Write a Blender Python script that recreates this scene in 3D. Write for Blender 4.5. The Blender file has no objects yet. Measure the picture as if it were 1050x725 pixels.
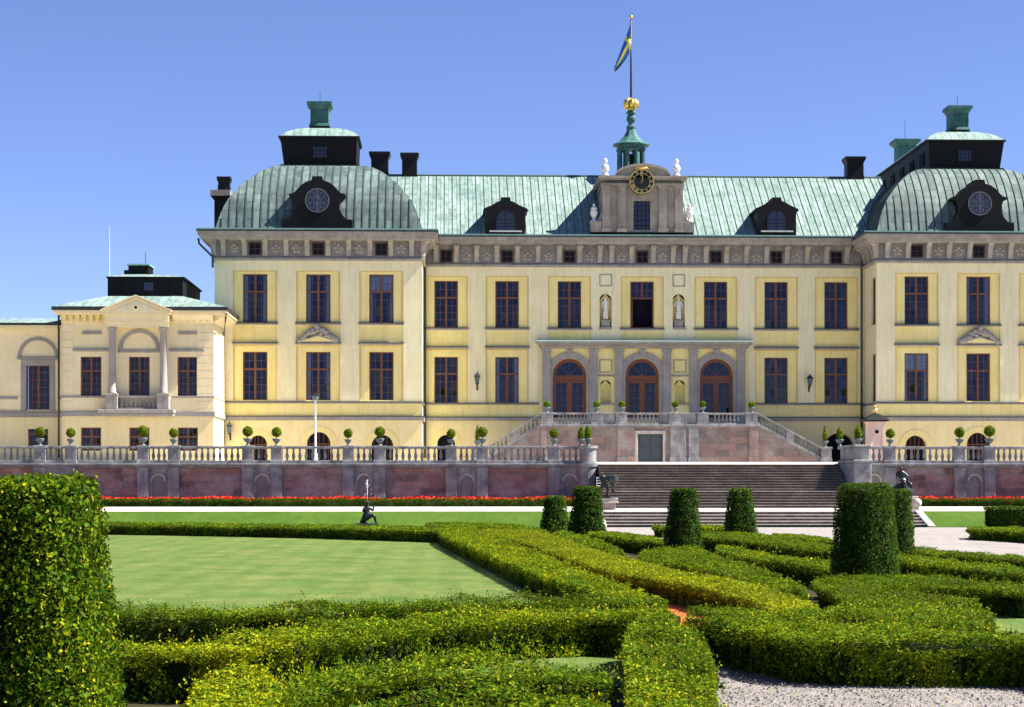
import bpy, math, random
import numpy as np
from mathutils import Vector
from mathutils.geometry import tessellate_polygon
random.seed(7); rng = np.random.default_rng(7)
scn = bpy.context.scene
C = scn.collection
# ------------------------------------------------------------------ survey of the photograph (1050 x 725)
F, HC, YH = 2000.0, 2.08, 499.0
TH = math.atan(65 / F)
cs, sn = math.cos(TH), math.sin(TH)
def X(px, D):
    u = (px - 525) / F
    return D / (cs - u * sn) * (sn + u * cs)
def Z(py, D, px=525):
    u = (px - 525) / F
    return HC + (YH - py) / F * D / (cs - u * sn)
def G(px, py, z=0.0):                       # the point of a horizontal plane seen at a pixel of the survey
    u = (px - 525) / F
    t = (HC - z) * F / (py - YH)
    return (t * (sn + u * cs), t * (cs - u * sn))
DC, DP, DS, DW, DE = 160.0, 155.2, 148.0, 115.0, 153.8
X0 = X(658, DC)
XM = X0 + .21                               # mirror axis of the two domed pavilions
def terrace_z(y):
    return 3.40 + max(0, min(y, 150) - DW) * 0.0166
# ------------------------------------------------------------------ materials
def nodes(name):
    m = bpy.data.materials.new(name); m.use_nodes = True
    nt = m.node_tree; b = nt.nodes['Principled BSDF']
    return m, nt, b
def N(nt, t, **kw):
    n = nt.nodes.new(t)
    for k, v in kw.items(): setattr(n, k, v)
    return n
def ramp(nt, fac, stops):
    r = N(nt, 'ShaderNodeValToRGB'); e = r.color_ramp.elements
    while len(e) < len(stops): e.new(0.5)
    for i, (p, c) in enumerate(stops):
        e[i].position = p; e[i].color = (*c, 1)
    nt.links.new(fac, r.inputs[0]); return r.outputs[0]
def noise(nt, vec, scale, detail=4, rough=.55):
    n = N(nt, 'ShaderNodeTexNoise'); n.inputs['Scale'].default_value = scale
    n.inputs['Detail'].default_value = detail; n.inputs['Roughness'].default_value = rough
    if vec is not None: nt.links.new(vec, n.inputs['Vector'])
    return n.outputs['Fac']
def pos(nt, scale=(1, 1, 1)):
    g = N(nt, 'ShaderNodeNewGeometry'); mp = N(nt, 'ShaderNodeMapping')
    mp.inputs['Scale'].default_value = scale
    nt.links.new(g.outputs['Position'], mp.inputs['Vector']); return mp.outputs['Vector']
def mix(nt, fac, a, b, mode='MIX'):
    m = N(nt, 'ShaderNodeMix', data_type='RGBA', blend_type=mode)
    for s, v in ((0, fac), (6, a), (7, b)):
        if isinstance(v, (float, int)): m.inputs[s].default_value = v
        elif isinstance(v, tuple): m.inputs[s].default_value = (*v, 1)
        else: nt.links.new(v, m.inputs[s])
    return m.outputs[2]
def bump(nt, b, h, strength, dist):
    n = N(nt, 'ShaderNodeBump'); n.inputs['Strength'].default_value = strength
    n.inputs['Distance'].default_value = dist
    nt.links.new(h, n.inputs['Height']); nt.links.new(n.outputs[0], b.inputs['Normal'])
def weathered(name, c1, c2, scale=.6, streak=True, rough=.85, bmp=(.35, .03, 9), spec=.25, dirt=None):
    m, nt, b = nodes(name)
    v = pos(nt)
    f = noise(nt, v, scale, 6, .65)
    col = ramp(nt, f, [(.35, c1), (.68, c2)])
    if streak:
        s = noise(nt, pos(nt, (2.2, 2.2, .22)), 1.6, 5, .6)
        d = dirt or tuple(x * .62 for x in c1)
        sf = ramp(nt, s, [(.46, (0, 0, 0)), (.78, (.6, .6, .6))])
        col = mix(nt, sf, col, d)
    nt.links.new(col, b.inputs['Base Color'])
    b.inputs['Roughness'].default_value = rough; b.inputs['Specular IOR Level'].default_value = spec
    if bmp: bump(nt, b, noise(nt, v, bmp[2], 5), bmp[0], bmp[1])
    return m
def ashlar(name, ca, cb, mortar, w, h, scale=1.0, msize=.012, tint=None, bmps=.5):
    m, nt, b = nodes(name)
    g = N(nt, 'ShaderNodeNewGeometry'); s = N(nt, 'ShaderNodeSeparateXYZ'); cmb = N(nt, 'ShaderNodeCombineXYZ')
    nt.links.new(g.outputs['Position'], s.inputs[0])
    a = N(nt, 'ShaderNodeMath', operation='ADD'); nt.links.new(s.outputs[0], a.inputs[0]); nt.links.new(s.outputs[1], a.inputs[1])
    nt.links.new(a.outputs[0], cmb.inputs[0]); nt.links.new(s.outputs[2], cmb.inputs[1])
    br = N(nt, 'ShaderNodeTexBrick'); nt.links.new(cmb.outputs[0], br.inputs['Vector'])
    br.inputs['Scale'].default_value = scale; br.inputs['Brick Width'].default_value = w; br.inputs['Row Height'].default_value = h
    br.inputs['Mortar Size'].default_value = msize; br.inputs['Color1'].default_value = (*ca, 1); br.inputs['Color2'].default_value = (*cb, 1)
    br.inputs['Mortar'].default_value = (*mortar, 1); br.inputs['Mortar Smooth'].default_value = .2
    col = br.outputs['Color']
    n1 = noise(nt, g.outputs['Position'], .9, 5)
    if tint: col = mix(nt, ramp(nt, n1, [(.42, (0, 0, 0)), (.62, (1, 1, 1))]), col, tint)
    n2 = noise(nt, g.outputs['Position'], 6, 5)
    col = mix(nt, .5, col, ramp(nt, n2, [(.3, (.45, .45, .45)), (.7, (1, 1, 1))]), 'MULTIPLY')
    nt.links.new(col, b.inputs['Base Color']); b.inputs['Roughness'].default_value = .85
    b.inputs['Specular IOR Level'].default_value = .2
    bm = N(nt, 'ShaderNodeMath', operation='ADD'); nt.links.new(br.outputs['Fac'], bm.inputs[0])
    inv = N(nt, 'ShaderNodeMath', operation='MULTIPLY'); inv.inputs[1].default_value = -1; nt.links.new(br.outputs['Fac'], inv.inputs[0])
    nt.links.new(inv.outputs[0], bm.inputs[0]); nt.links.new(n2, bm.inputs[1])
    bump(nt, b, bm.outputs[0], bmps, .03)
    return m
def plain(name, c, rough=.6, metal=0, spec=.4):
    m, nt, b = nodes(name)
    f = noise(nt, pos(nt), 5, 4)
    nt.links.new(ramp(nt, f, [(.3, tuple(x * .75 for x in c)), (.7, tuple(min(1, x * 1.15) for x in c))]), b.inputs['Base Color'])
    b.inputs['Roughness'].default_value = rough; b.inputs['Metallic'].default_value = metal
    b.inputs['Specular IOR Level'].default_value = spec
    return m
M = {}
M['cream'] = weathered('cream_stucco', (.70, .64, .395), (.78, .725, .475), .5, dirt=(.52, .48, .36))
M['yellow'] = weathered('yellow_stucco', (.73, .615, .235), (.79, .695, .32), .7, dirt=(.56, .46, .22))
M['rustic'] = weathered('smooth_basement_stucco', (.73, .61, .30), (.78, .68, .38), .7, dirt=(.58, .48, .25))
M['stone'] = weathered('grey_cornice_stone', (.27, .245, .215), (.39, .355, .31), 1.2)
M['stone_dark'] = weathered('weathered_frieze_stone', (.19, .18, .185), (.28, .265, .25), 1.5)
M['recess_shade'] = weathered('recess_shade_stucco', (.60, .42, .13), (.68, .51, .20), 1.5)  # deeper ochre: the shadow line of the bay recesses, put into the colour
M['ledge_shade'] = plain('ledge_shade_strip', (.035, .038, .045), .6)  # near-black: the shadow line of sills and ledges, put into the colour
M['porch'] = weathered('grey_porch_stone', (.26, .24, .225), (.34, .315, .285), 1.0)
M['gable'] = weathered('brown_gable_sandstone', (.22, .195, .17), (.38, .34, .29), .8)
M['terrace'] = weathered('grey_terrace_stone', (.15, .153, .165), (.35, .345, .34), 1.4, True, .85, (.5, .04, 7), .2, (.10, .10, .105))
M['redstone'] = ashlar('red_rubble_stone', (.40, .20, .18), (.15, .10, .105), (.25, .21, .21), 1.0, .40, 1, .025, (.37, .30, .295), .9)
M['pinkstone'] = ashlar('pink_ashlar_stone', (.37, .23, .195), (.20, .165, .155), (.24, .20, .18), 1.1, .5, 1, .016, (.33, .29, .25), .7)
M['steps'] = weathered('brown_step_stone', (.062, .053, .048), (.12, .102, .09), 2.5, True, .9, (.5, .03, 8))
M['nosing'] = weathered('lit_step_nosing', (.17, .135, .11), (.33, .27, .215), .9, False, .9, (.5, .03, 8))  # nosings paler than the risers: step shading lines put into the colour
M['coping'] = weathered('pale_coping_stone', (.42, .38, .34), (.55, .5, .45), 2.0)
M['tread'] = weathered('pale_tread_stone', (.33, .29, .25), (.5, .45, .40), 2.5, False)
M['pedestal'] = weathered('mauve_pedestal_stone', (.30, .21, .20), (.40, .30, .285), 2.0)
M['kiosk'] = weathered('rose_painted_boards', (.60, .44, .36), (.66, .51, .43), 1.0)
M['marble'] = weathered('white_marble', (.58, .57, .55), (.74, .73, .71), 3.0, False)
M['statue_grey'] = weathered('grey_weathered_marble', (.40, .40, .42), (.60, .60, .61), 3.0, False)
M['black'] = plain('black_painted_copper', (.007, .007, .009), .6, 0, .15)
M['chimney'] = plain('black_chimney_sheet', (.010, .010, .012), .6, 0, .2)
M['gutter'] = plain('dark_gutter_iron', (.02, .025, .025), .5)
M['wood'] = plain('red_brown_window_paint', (.165, .058, .022), .5)
M['darkwood'] = plain('dark_brown_shutter_paint', (.06, .035, .03), .6)
M['door'] = plain('orange_brown_varnished_oak', (.155, .044, .011), .35)
M['greendoor'] = plain('green_grey_metal_door', (.055, .075, .085), .5)
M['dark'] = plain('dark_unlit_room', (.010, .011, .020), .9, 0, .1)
M['curtain'] = plain('pale_curtain_cloth', (.42, .47, .60), .9, 0, .1)
M['bronze'] = plain('dark_patinated_bronze', (.022, .026, .026), .35, .35)
M['bronze_green'] = plain('green_patinated_bronze', (.026, .042, .045), .4, .3)
M['gold'] = plain('gilded_metal', (.80, .55, .14), .3, .8)
M['clockface'] = plain('black_clock_enamel', (.010, .011, .013), .5)
M['teal'] = weathered('teal_verdigris_sheet', (.02, .08, .077), (.062, .165, .15), 1.5, True, .6, None, .3, (.008, .035, .035))
M['iron'] = plain('dark_iron', (.02, .02, .022), .5)
M['white_paint'] = plain('white_painted_metal', (.75, .75, .75), .4)
M['pot'] = plain('blue_grey_glazed_urn', (.11, .15, .16), .5)
M['leadroof'] = weathered('pale_green_canopy_copper', (.36, .50, .47), (.46, .6, .55), 2, False)
M['pale_panel'] = weathered('pale_yellow_plaster', (.73, .61, .35), (.79, .69, .45), .8, dirt=(.62, .52, .32))
def copper(name, c1, c2, c3, bw=1.9, bh=.67):
    m, nt, b = nodes(name)
    uv = N(nt, 'ShaderNodeUVMap'); mp = N(nt, 'ShaderNodeMapping'); mp.inputs['Rotation'].default_value = (0, 0, math.pi / 2)
    nt.links.new(uv.outputs[0], mp.inputs[0])
    br = N(nt, 'ShaderNodeTexBrick'); nt.links.new(mp.outputs[0], br.inputs['Vector'])
    br.inputs['Scale'].default_value = 1; br.inputs['Brick Width'].default_value = bw; br.inputs['Row Height'].default_value = bh
    br.inputs['Mortar Size'].default_value = .022; br.inputs['Bias'].default_value = 0
    br.inputs['Color1'].default_value = (*c1, 1); br.inputs['Color2'].default_value = (*c2, 1)
    br.inputs['Mortar'].default_value = (*[x * .45 for x in c3], 1)  # joints darkened for dirt and seam shade together
    g = N(nt, 'ShaderNodeNewGeometry')
    n1 = noise(nt, g.outputs['Position'], .35, 5, .6)
    col = mix(nt, ramp(nt, n1, [(.45, (0, 0, 0)), (.72, (.8, .8, .8))]), br.outputs['Color'], c3)
    n2 = noise(nt, pos(nt, (1.5, .5, .5)), 2.5, 5)
    col = mix(nt, .75, col, ramp(nt, n2, [(.32, (.45, .46, .46)), (.68, (1.08, 1.06, 1.06))]), 'MULTIPLY')
    nt.links.new(col, b.inputs['Base Color']); b.inputs['Roughness'].default_value = .6; b.inputs['Specular IOR Level'].default_value = .3
    inv = N(nt, 'ShaderNodeMath', operation='MULTIPLY'); inv.inputs[1].default_value = -1; nt.links.new(br.outputs['Fac'], inv.inputs[0])
    bump(nt, b, inv.outputs[0], .4, .04)
    return m
M['copper'] = copper('verdigris_copper_roof', (.18, .27, .245), (.265, .36, .325), (.13, .20, .185))
M['copper_dome'] = copper('stained_dome_copper', (.092, .140, .134), (.165, .225, .21), (.03, .044, .045), 1.6, .62)
M['seam'] = plain('shaded_dirty_seam', (.05, .085, .08), .7)  # seam tone holds both dirt and the shade along the ribs
M['copper_edge'] = plain('pale_copper_flashing', (.22, .40, .35), .6)
def glass():
    m = bpy.data.materials.new('window_glass'); m.use_nodes = True; nt = m.node_tree; nt.nodes.clear()
    o = N(nt, 'ShaderNodeOutputMaterial'); mx = N(nt, 'ShaderNodeMixShader'); fr = N(nt, 'ShaderNodeFresnel'); fr.inputs[0].default_value = 1.52
    t = N(nt, 'ShaderNodeBsdfTransparent'); t.inputs[0].default_value = (.75, .80, .85, 1)
    g = N(nt, 'ShaderNodeBsdfGlossy'); g.inputs['Roughness'].default_value = .03; g.inputs['Color'].default_value = (.62, .72, 1, 1)
    nt.links.new(fr.outputs[0], mx.inputs[0]); nt.links.new(t.outputs[0], mx.inputs[1]); nt.links.new(g.outputs[0], mx.inputs[2])
    nt.links.new(mx.outputs[0], o.inputs[0]); return m
M['glass'] = glass()
def leafmat(name, dark, mid, tip, trans=.22):
    m = bpy.data.materials.new(name); m.use_nodes = True; nt = m.node_tree; nt.nodes.clear()
    o = N(nt, 'ShaderNodeOutputMaterial'); at = N(nt, 'ShaderNodeAttribute'); at.attribute_name = 'tint'
    col = ramp(nt, at.outputs['Fac'], [(0, (.075, .045, .015)), (.035, (.05, .04, .010)), (.07, dark), (.5, mid), (1, tip)])
    d = N(nt, 'ShaderNodeBsdfPrincipled'); d.inputs['Roughness'].default_value = .6; d.inputs['Specular IOR Level'].default_value = .04
    tr = N(nt, 'ShaderNodeBsdfTranslucent'); mx = N(nt, 'ShaderNodeMixShader'); mx.inputs[0].default_value = trans
    nt.links.new(col, d.inputs['Base Color']); nt.links.new(mix(nt, .3, col, (.30, .34, .02)), tr.inputs[0])
    nt.links.new(d.outputs[0], mx.inputs[1]); nt.links.new(tr.outputs[0], mx.inputs[2]); nt.links.new(mx.outputs[0], o.inputs[0]); return m
M['leaf'] = leafmat('box_leaves', (.008, .036, .001), (.076, .138, .003), (.40, .37, .006))
M['leaf_yellow'] = leafmat('yellow_box_leaves', (.03, .068, .003), (.165, .195, .004), (.43, .40, .010))
M['leaf_dark'] = leafmat('yew_leaves', (.006, .026, .003), (.022, .066, .004), (.14, .185, .008), .25)
M['twigs'] = plain('dark_twigs', (.012, .020, .006), .95, 0, .05)
M['bark'] = plain('grey_bark', (.09, .07, .05), .9, 0, .1)
def ground(name, stops, scale, fine, bmp, stripes=None):
    m, nt, b = nodes(name)
    v = pos(nt); f = noise(nt, v, scale, 6, .6); col = ramp(nt, f, stops)
    n2 = noise(nt, v, fine, 4, .7)
    col = mix(nt, .55, col, ramp(nt, noise(nt, pos(nt, (1, .3, 1)), 2.6, 5, .7), [(.3, (.66, .70, .62)), (.7, (1.28, 1.22, 1.2))]), 'MULTIPLY')
    col = mix(nt, .6, col, ramp(nt, n2, [(.28, (.5, .5, .5)), (.72, (1.25, 1.25, 1.25))]), 'MULTIPLY')
    if stripes:
        w = N(nt, 'ShaderNodeTexWave', wave_type='BANDS', bands_direction='X'); w.inputs['Scale'].default_value = stripes
        w.inputs['Distortion'].default_value = .8; w.inputs['Detail'].default_value = 2; nt.links.new(pos(nt, (1, .25, 1)), w.inputs['Vector'])
        col = mix(nt, .28, col, ramp(nt, w.outputs['Fac'], [(.2, (.72, .76, .72)), (.8, (1.12, 1.08, 1.05))]), 'MULTIPLY')
    nt.links.new(col, b.inputs['Base Color']); b.inputs['Roughness'].default_value = .95; b.inputs['Specular IOR Level'].default_value = .1
    bump(nt, b, n2, bmp[0], bmp[1]); return m
M['lawn'] = ground('mown_lawn_grass', [(.28, (.060, .112, .020)), (.50, (.097, .145, .036)), (.68, (.140, .162, .050)), (.80, (.21, .19, .075))], .55, 16, (.8, .05), .33)
M['bank'] = ground('bank_grass', [(.3, (.036, .082, .008)), (.7, (.068, .120, .015))], .4, 12, (.6, .05))
M['gravel'] = ground('pale_pinkish_gravel', [(.3, (.22, .200, .197)), (.7, (.295, .27, .262))], .5, 30, (.9, .03))
M['pale_gravel'] = ground('pale_bounce_gravel', [(.3, (.42, .37, .33)), (.7, (.52, .47, .42))], .5, 22, (.5, .02))  # paler than the court gravel so the terrace bounces light onto the facade
M['brickchip'] = ground('crushed_red_brick', [(.3, (.36, .075, .022)), (.7, (.46, .12, .04))], 1.2, 25, (.6, .03))
M['soil'] = ground('garden_soil', [(.3, (.022, .024, .010)), (.7, (.042, .038, .017))], .3, 8, (.5, .05))
def flowermat():
    m, nt, b = nodes('red_tulip_petals')
    at = N(nt, 'ShaderNodeAttribute'); at.attribute_name = 'tint'
    nt.links.new(ramp(nt, at.outputs['Fac'], [(0, (.03, .09, .01)), (.30, (.04, .11, .012)), (.34, (.50, .012, .008)), (1, (.72, .05, .012))]), b.inputs['Base Color'])
    b.inputs['Roughness'].default_value = .5; return m
M['tulip'] = flowermat()
M['blue'] = plain('blue_flag_cloth', (.03, .16, .52), .8, 0, .1)
M['flagyellow'] = plain('yellow_flag_cloth', (.95, .70, .05), .8, 0, .1)
M['water'] = plain('white_water_spray', (.8, .82, .85), .3)
# ------------------------------------------------------------------ mesh builder
WL = {}
class MB:
    def __init__(s, tf=None): s.v = []; s.f = []; s.m = []; s.uv = {}; s.tf = tf
    def face(s, pts, mi=0, uv=None):
        n = len(s.v); s.v += [tuple(p) for p in pts]; s.f.append(list(range(n, n + len(pts)))); s.m.append(mi)
        if uv: s.uv[len(s.f) - 1] = uv
    def mesh(s, verts, faces, mi=0):
        n = len(s.v); s.v += [tuple(p) for p in verts]
        for f in faces: s.f.append([n + i for i in f]); s.m.append(mi)
    def box(s, x0, x1, y0, y1, z0, z1, mi=0):
        s.mesh([(x0, y0, z0), (x1, y0, z0), (x1, y1, z0), (x0, y1, z0), (x0, y0, z1), (x1, y0, z1), (x1, y1, z1), (x0, y1, z1)],
               [(0, 3, 2, 1), (4, 5, 6, 7), (0, 1, 5, 4), (1, 2, 6, 5), (2, 3, 7, 6), (3, 0, 4, 7)], mi)
    def tbox(s, b, t, mi=0):                 # b, t = (x0,x1,y0,y1,z): a tapered block
        r = []
        for (x0, x1, y0, y1, z) in (b, t): r += [(x0, y0, z), (x1, y0, z), (x1, y1, z), (x0, y1, z)]
        s.mesh(r, [(0, 3, 2, 1), (4, 5, 6, 7), (0, 1, 5, 4), (1, 2, 6, 5), (2, 3, 7, 6), (3, 0, 4, 7)], mi)
    def prism(s, poly, y0, y1, mi=0):        # poly in (x,z), counter-clockwise seen from the front
        n = len(poly); vs = [(x, y0, z) for x, z in poly] + [(x, y1, z) for x, z in poly]
        s.mesh(vs, [list(range(n)), list(range(2 * n - 1, n - 1, -1))] + [[i, n + i, n + (i + 1) % n, (i + 1) % n] for i in range(n)], mi)
    def prismx(s, poly, x0, x1, mi=0):       # poly in (y,z)
        n = len(poly); vs = [(x0, y, z) for y, z in poly] + [(x1, y, z) for y, z in poly]
        s.mesh(vs, [list(range(n - 1, -1, -1)), list(range(n, 2 * n))] + [[i, (i + 1) % n, n + (i + 1) % n, n + i] for i in range(n)], mi)
    def lathe(s, prof, cx=0, cy=0, n=16, mi=0, rot=0, sx=1, sy=1, close=True):
        k = len(prof); vs = []
        for r, z in prof:
            for i in range(n):
                a = rot + 2 * math.pi * i / n; vs.append((cx + sx * r * math.cos(a), cy + sy * r * math.sin(a), z))
        fs = [[j * n + i, j * n + (i + 1) % n, (j + 1) * n + (i + 1) % n, (j + 1) * n + i] for j in range(k - 1) for i in range(n)]
        if close: fs += [list(range(n - 1, -1, -1)), list(range((k - 1) * n, k * n))]
        s.mesh(vs, fs, mi)
    def tube(s, pts, rad, n=8, mi=0):
        vs = []; P = [Vector(p) for p in pts]
        for i, p in enumerate(P):
            d = (P[min(i + 1, len(P) - 1)] - P[max(i - 1, 0)]).normalized()
            a = d.orthogonal().normalized(); b = d.cross(a)
            r = rad[i] if isinstance(rad, (list, tuple)) else rad
            for k in range(n):
                t = 2 * math.pi * k / n; vs.append(p + a * r * math.cos(t) + b * r * math.sin(t))
        m = len(P)
        fs = [[j * n + i, j * n + (i + 1) % n, (j + 1) * n + (i + 1) % n, (j + 1) * n + i] for j in range(m - 1) for i in range(n)]
        s.mesh(vs, fs + [list(range(n - 1, -1, -1)), list(range((m - 1) * n, m * n))], mi)
    def ring(s, cx, cz, r0, r1, y0, y1, a0=0, a1=math.pi, n=24, mi=0):   # an arch band in the xz plane
        for i in range(n):
            a, b = a0 + (a1 - a0) * i / n, a0 + (a1 - a0) * (i + 1) / n
            q = [(cx + r * math.cos(t), cz + r * math.sin(t)) for r, t in ((r0, a), (r1, a), (r1, b), (r0, b))]
            s.face([(x, y0, z) for x, z in q], mi)
            s.face([(q[1][0], y0, q[1][1]), (q[1][0], y1, q[1][1]), (q[2][0], y1, q[2][1]), (q[2][0], y0, q[2][1])], mi)
            s.face([(q[0][0], y1, q[0][1]), (q[0][0], y0, q[0][1]), (q[3][0], y0, q[3][1]), (q[3][0], y1, q[3][1])], mi)
    def disc(s, cx, cz, r, y, n=32, mi=0):
        s.face([(cx + r * math.cos(2 * math.pi * i / n), y, cz + r * math.sin(2 * math.pi * i / n)) for i in range(n)], mi)
    def wall(s, x0, x1, z0, z1, y, holes, depth, mi=0, rmi=None):      # holes: (x0,x1,z0,z1,arched)
        rmi = mi if rmi is None else rmi
        xs = sorted({x0, x1, *[h[0] for h in holes], *[h[1] for h in holes]}); zs = sorted({z0, z1, *[h[2] for h in holes], *[h[3] for h in holes]})
        xs = [x for x in xs if x0 <= x <= x1]; zs = [z for z in zs if z0 <= z <= z1]
        for a, b in zip(xs, xs[1:]):
            for c, d in zip(zs, zs[1:]):
                mx, mz = (a + b) / 2, (c + d) / 2
                if any(h[0] < mx < h[1] and h[2] < mz < h[3] for h in holes): continue
                s.face([(a, y, c), (b, y, c), (b, y, d), (a, y, d)], mi)
        for h in holes:
            a, b, c, d = h[:4]; arched = len(h) > 4 and h[4]; Y = y + depth
            zt = d - (b - a) / 2 if arched else d
            s.face([(a, y, c), (a, y, zt), (a, Y, zt), (a, Y, c)], rmi); s.face([(b, y, c), (b, Y, c), (b, Y, zt), (b, y, zt)], rmi)
            s.face([(a, y, c), (a, Y, c), (b, Y, c), (b, y, c)], rmi)
            if not arched: s.face([(a, y, d), (b, y, d), (b, Y, d), (a, Y, d)], rmi)
            else:
                r = (b - a) / 2; xc = (a + b) / 2; n = 20
                p = [(xc - r * math.cos(math.pi * i / n), zt + r * math.sin(math.pi * i / n)) for i in range(n + 1)]
                for (xa, za), (xb, zb) in zip(p, p[1:]):
                    s.face([(xa, y, za), (xb, y, zb), (xb, y, d), (xa, y, d)], mi)
                    s.face([(xa, y, za), (xa, Y, za), (xb, Y, zb), (xb, y, zb)], rmi)
    def build(s, name, mats, parent=None, smooth=False, loc=(0, 0, 0), bevel=0):
        me = bpy.data.meshes.new(name)
        v = s.v; f = s.f
        if s.tf: v = [s.tf(p) for p in v]; f = [q[::-1] for q in f]
        me.from_pydata(v, [], f)
        mats = mats if isinstance(mats, list) else [mats]
        for m in mats: me.materials.append(M[m])
        me.polygons.foreach_set('material_index', s.m)
        if smooth: me.polygons.foreach_set('use_smooth', [True] * len(f))
        if s.uv:
            l = me.uv_layers.new(name='UVMap')
            for fi, uv in s.uv.items():
                if s.tf: uv = uv[::-1]
                for k, li in enumerate(me.polygons[fi].loop_indices): l.data[li].uv = uv[k]
        me.update()
        return place(bpy.data.objects.new(name, me), parent, loc, bevel)
def place(o, parent=None, loc=(0, 0, 0), bevel=0):
    C.objects.link(o); WL[o] = Vector(loc)
    if parent is not None:
        o.parent = parent; o.location = WL[o] - WL[parent]
    else: o.location = loc
    if bevel:
        b = o.modifiers.new('edge', 'BEVEL'); b.width = bevel; b.segments = 2; b.limit_method = 'ANGLE'; b.angle_limit = .6
    return o
def copy(o, parent, loc, rot=None, scale=None):
    c = o.copy(); place(c, parent, loc)
    if rot is not None: c.rotation_euler = rot
    if scale is not None: c.scale = scale
    for ch in o.children:
        k = ch.copy(); C.objects.link(k); k.parent = c; k.location = ch.location
        WL[k] = WL[c] + ch.location
        for g in ch.children:
            q = g.copy(); C.objects.link(q); q.parent = k
    return c
def tag(o, label, cat, group=None):
    o['label'] = label; o['category'] = cat
    if group: o['group'] = group
    return o
def thing(name, label, cat, loc, group=None):
    o = bpy.data.objects.new(name, None); o.empty_display_size = .3
    return tag(place(o, None, loc), label, cat, group)
def struct(o, kind='structure'): o['kind'] = kind; return o
def figure(verts, edges, radii, subd=2):     # one continuous skinned body
    me = bpy.data.meshes.new('body'); me.from_pydata(verts, edges, [])
    o = bpy.data.objects.new('body', me); C.objects.link(o)
    o.modifiers.new('s', 'SKIN')
    for i, r in enumerate(radii): me.skin_vertices[0].data[i].radius = (r, r) if not isinstance(r, tuple) else r
    me.skin_vertices[0].data[0].use_root = True
    ss = o.modifiers.new('u', 'SUBSURF'); ss.levels = ss.render_levels = subd
    dg = bpy.context.evaluated_depsgraph_get(); r = bpy.data.meshes.new_from_object(o.evaluated_get(dg))
    bpy.data.objects.remove(o); r.polygons.foreach_set('use_smooth', [True] * len(r.polygons)); return r
# ------------------------------------------------------------------ leaves
def wob(p, s=1.0):                            # cheap smooth noise, about -1..1
    x, y, z = p[:, 0] * s, p[:, 1] * s, p[:, 2] * s
    return (np.sin(x * 2.1 + 1.3 * np.sin(y * 1.7 + .5)) + np.sin(y * 2.7 + 1.1 * np.sin(z * 2.3 + x * .9)) + np.sin((x + y) * 4.3 + 2 * z) * .6 + np.sin((x - y) * 7.1 + z * 5) * .4) / 3
def leaves(tris, size, cover, out=(-.04, .05), sprigs=0, spriglen=.14, tintf=None, rough=.05, updir=.35, spread=.34, clump=0, freq=5.0):
    T = np.array(tris, float); a, b, c = T[:, 0], T[:, 1], T[:, 2]
    nr = np.cross(b - a, c - a); ar = np.linalg.norm(nr, axis=1) / 2; nr /= (2 * ar[:, None] + 1e-12)
    n = int(ar.sum() * cover / (size * size * .5))
    def sample(n):
        i = rng.choice(len(T), n, p=ar / ar.sum()); u, v = rng.random(n), rng.random(n); k = u + v > 1; u[k] = 1 - u[k]; v[k] = 1 - v[k]
        return a[i] + (b - a)[i] * u[:, None] + (c - a)[i] * v[:, None], nr[i]
    p, nn = sample(n)
    fine = wob(p + 3.1, freq)
    if clump:
        keep = (fine > -.30) | (rng.random(n) < .42); p, nn, fine = p[keep], nn[keep], fine[keep]; n = len(p); p = p + nn * (fine * clump)[:, None]
    p = p + nn * (wob(p, 1.3) * rough + rng.uniform(out[0], out[1], n))[:, None]
    tint = np.clip(.36 + .16 * wob(p, .9) + rng.normal(0, .17, n), 0, 1)
    fn = nn + rng.normal(0, spread, (n, 3)) + np.array([0, 0, updir * .3]); axis = np.cross(fn, rng.normal(0, 1, (n, 3)))
    L = size * np.clip(rng.lognormal(-.08, .34, n), .4, 2.0)
    if sprigs:
        up = nr[:, 2] > .5
        ns = int(sprigs * ar.sum()); sp, sn_ = sample(ns)
        k = 7; h = rng.uniform(.35, 1, ns) ** 1.5 * spriglen
        dirs = sn_ * .45 + np.array([0, 0, .9]) + rng.normal(0, .25, (ns, 3)); dirs /= np.linalg.norm(dirs, axis=1)[:, None]
        sp = sp + sn_ * (wob(sp, 1.3) * rough)[:, None]
        t = np.tile(np.linspace(0, 1, k), ns)
        q = np.repeat(sp, k, 0) + np.repeat(dirs * h[:, None], k, 0) * t[:, None] + rng.normal(0, size * .28, (ns * k, 3))
        st = np.clip(.42 + .25 * t + rng.normal(0, .13, ns * k) + np.repeat(.16 * wob(sp, .7), k), 0, 1)
        ax = np.repeat(dirs, k, 0) + rng.normal(0, .65, (ns * k, 3))
        p = np.vstack([p, q]); tint = np.r_[tint, st]; axis = np.vstack([axis, ax]); L = np.r_[L, size * rng.uniform(.6, 1.05, ns * k)]
    if tintf is not None: tint = np.clip(tintf(p, tint), 0, 1)
    axis /= np.linalg.norm(axis, axis=1)[:, None]
    side = rng.normal(0, 1, p.shape); side[:n] = fn; side = np.cross(axis, side); side /= np.linalg.norm(side, axis=1)[:, None] + 1e-9
    A = axis * (L * .5)[:, None]; B = side * (L * .30)[:, None]
    V = np.stack([p - A, p - A * .1 + B, p + A, p - A * .1 - B], 1).reshape(-1, 3)
    return V, np.repeat(tint, 4)
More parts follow.
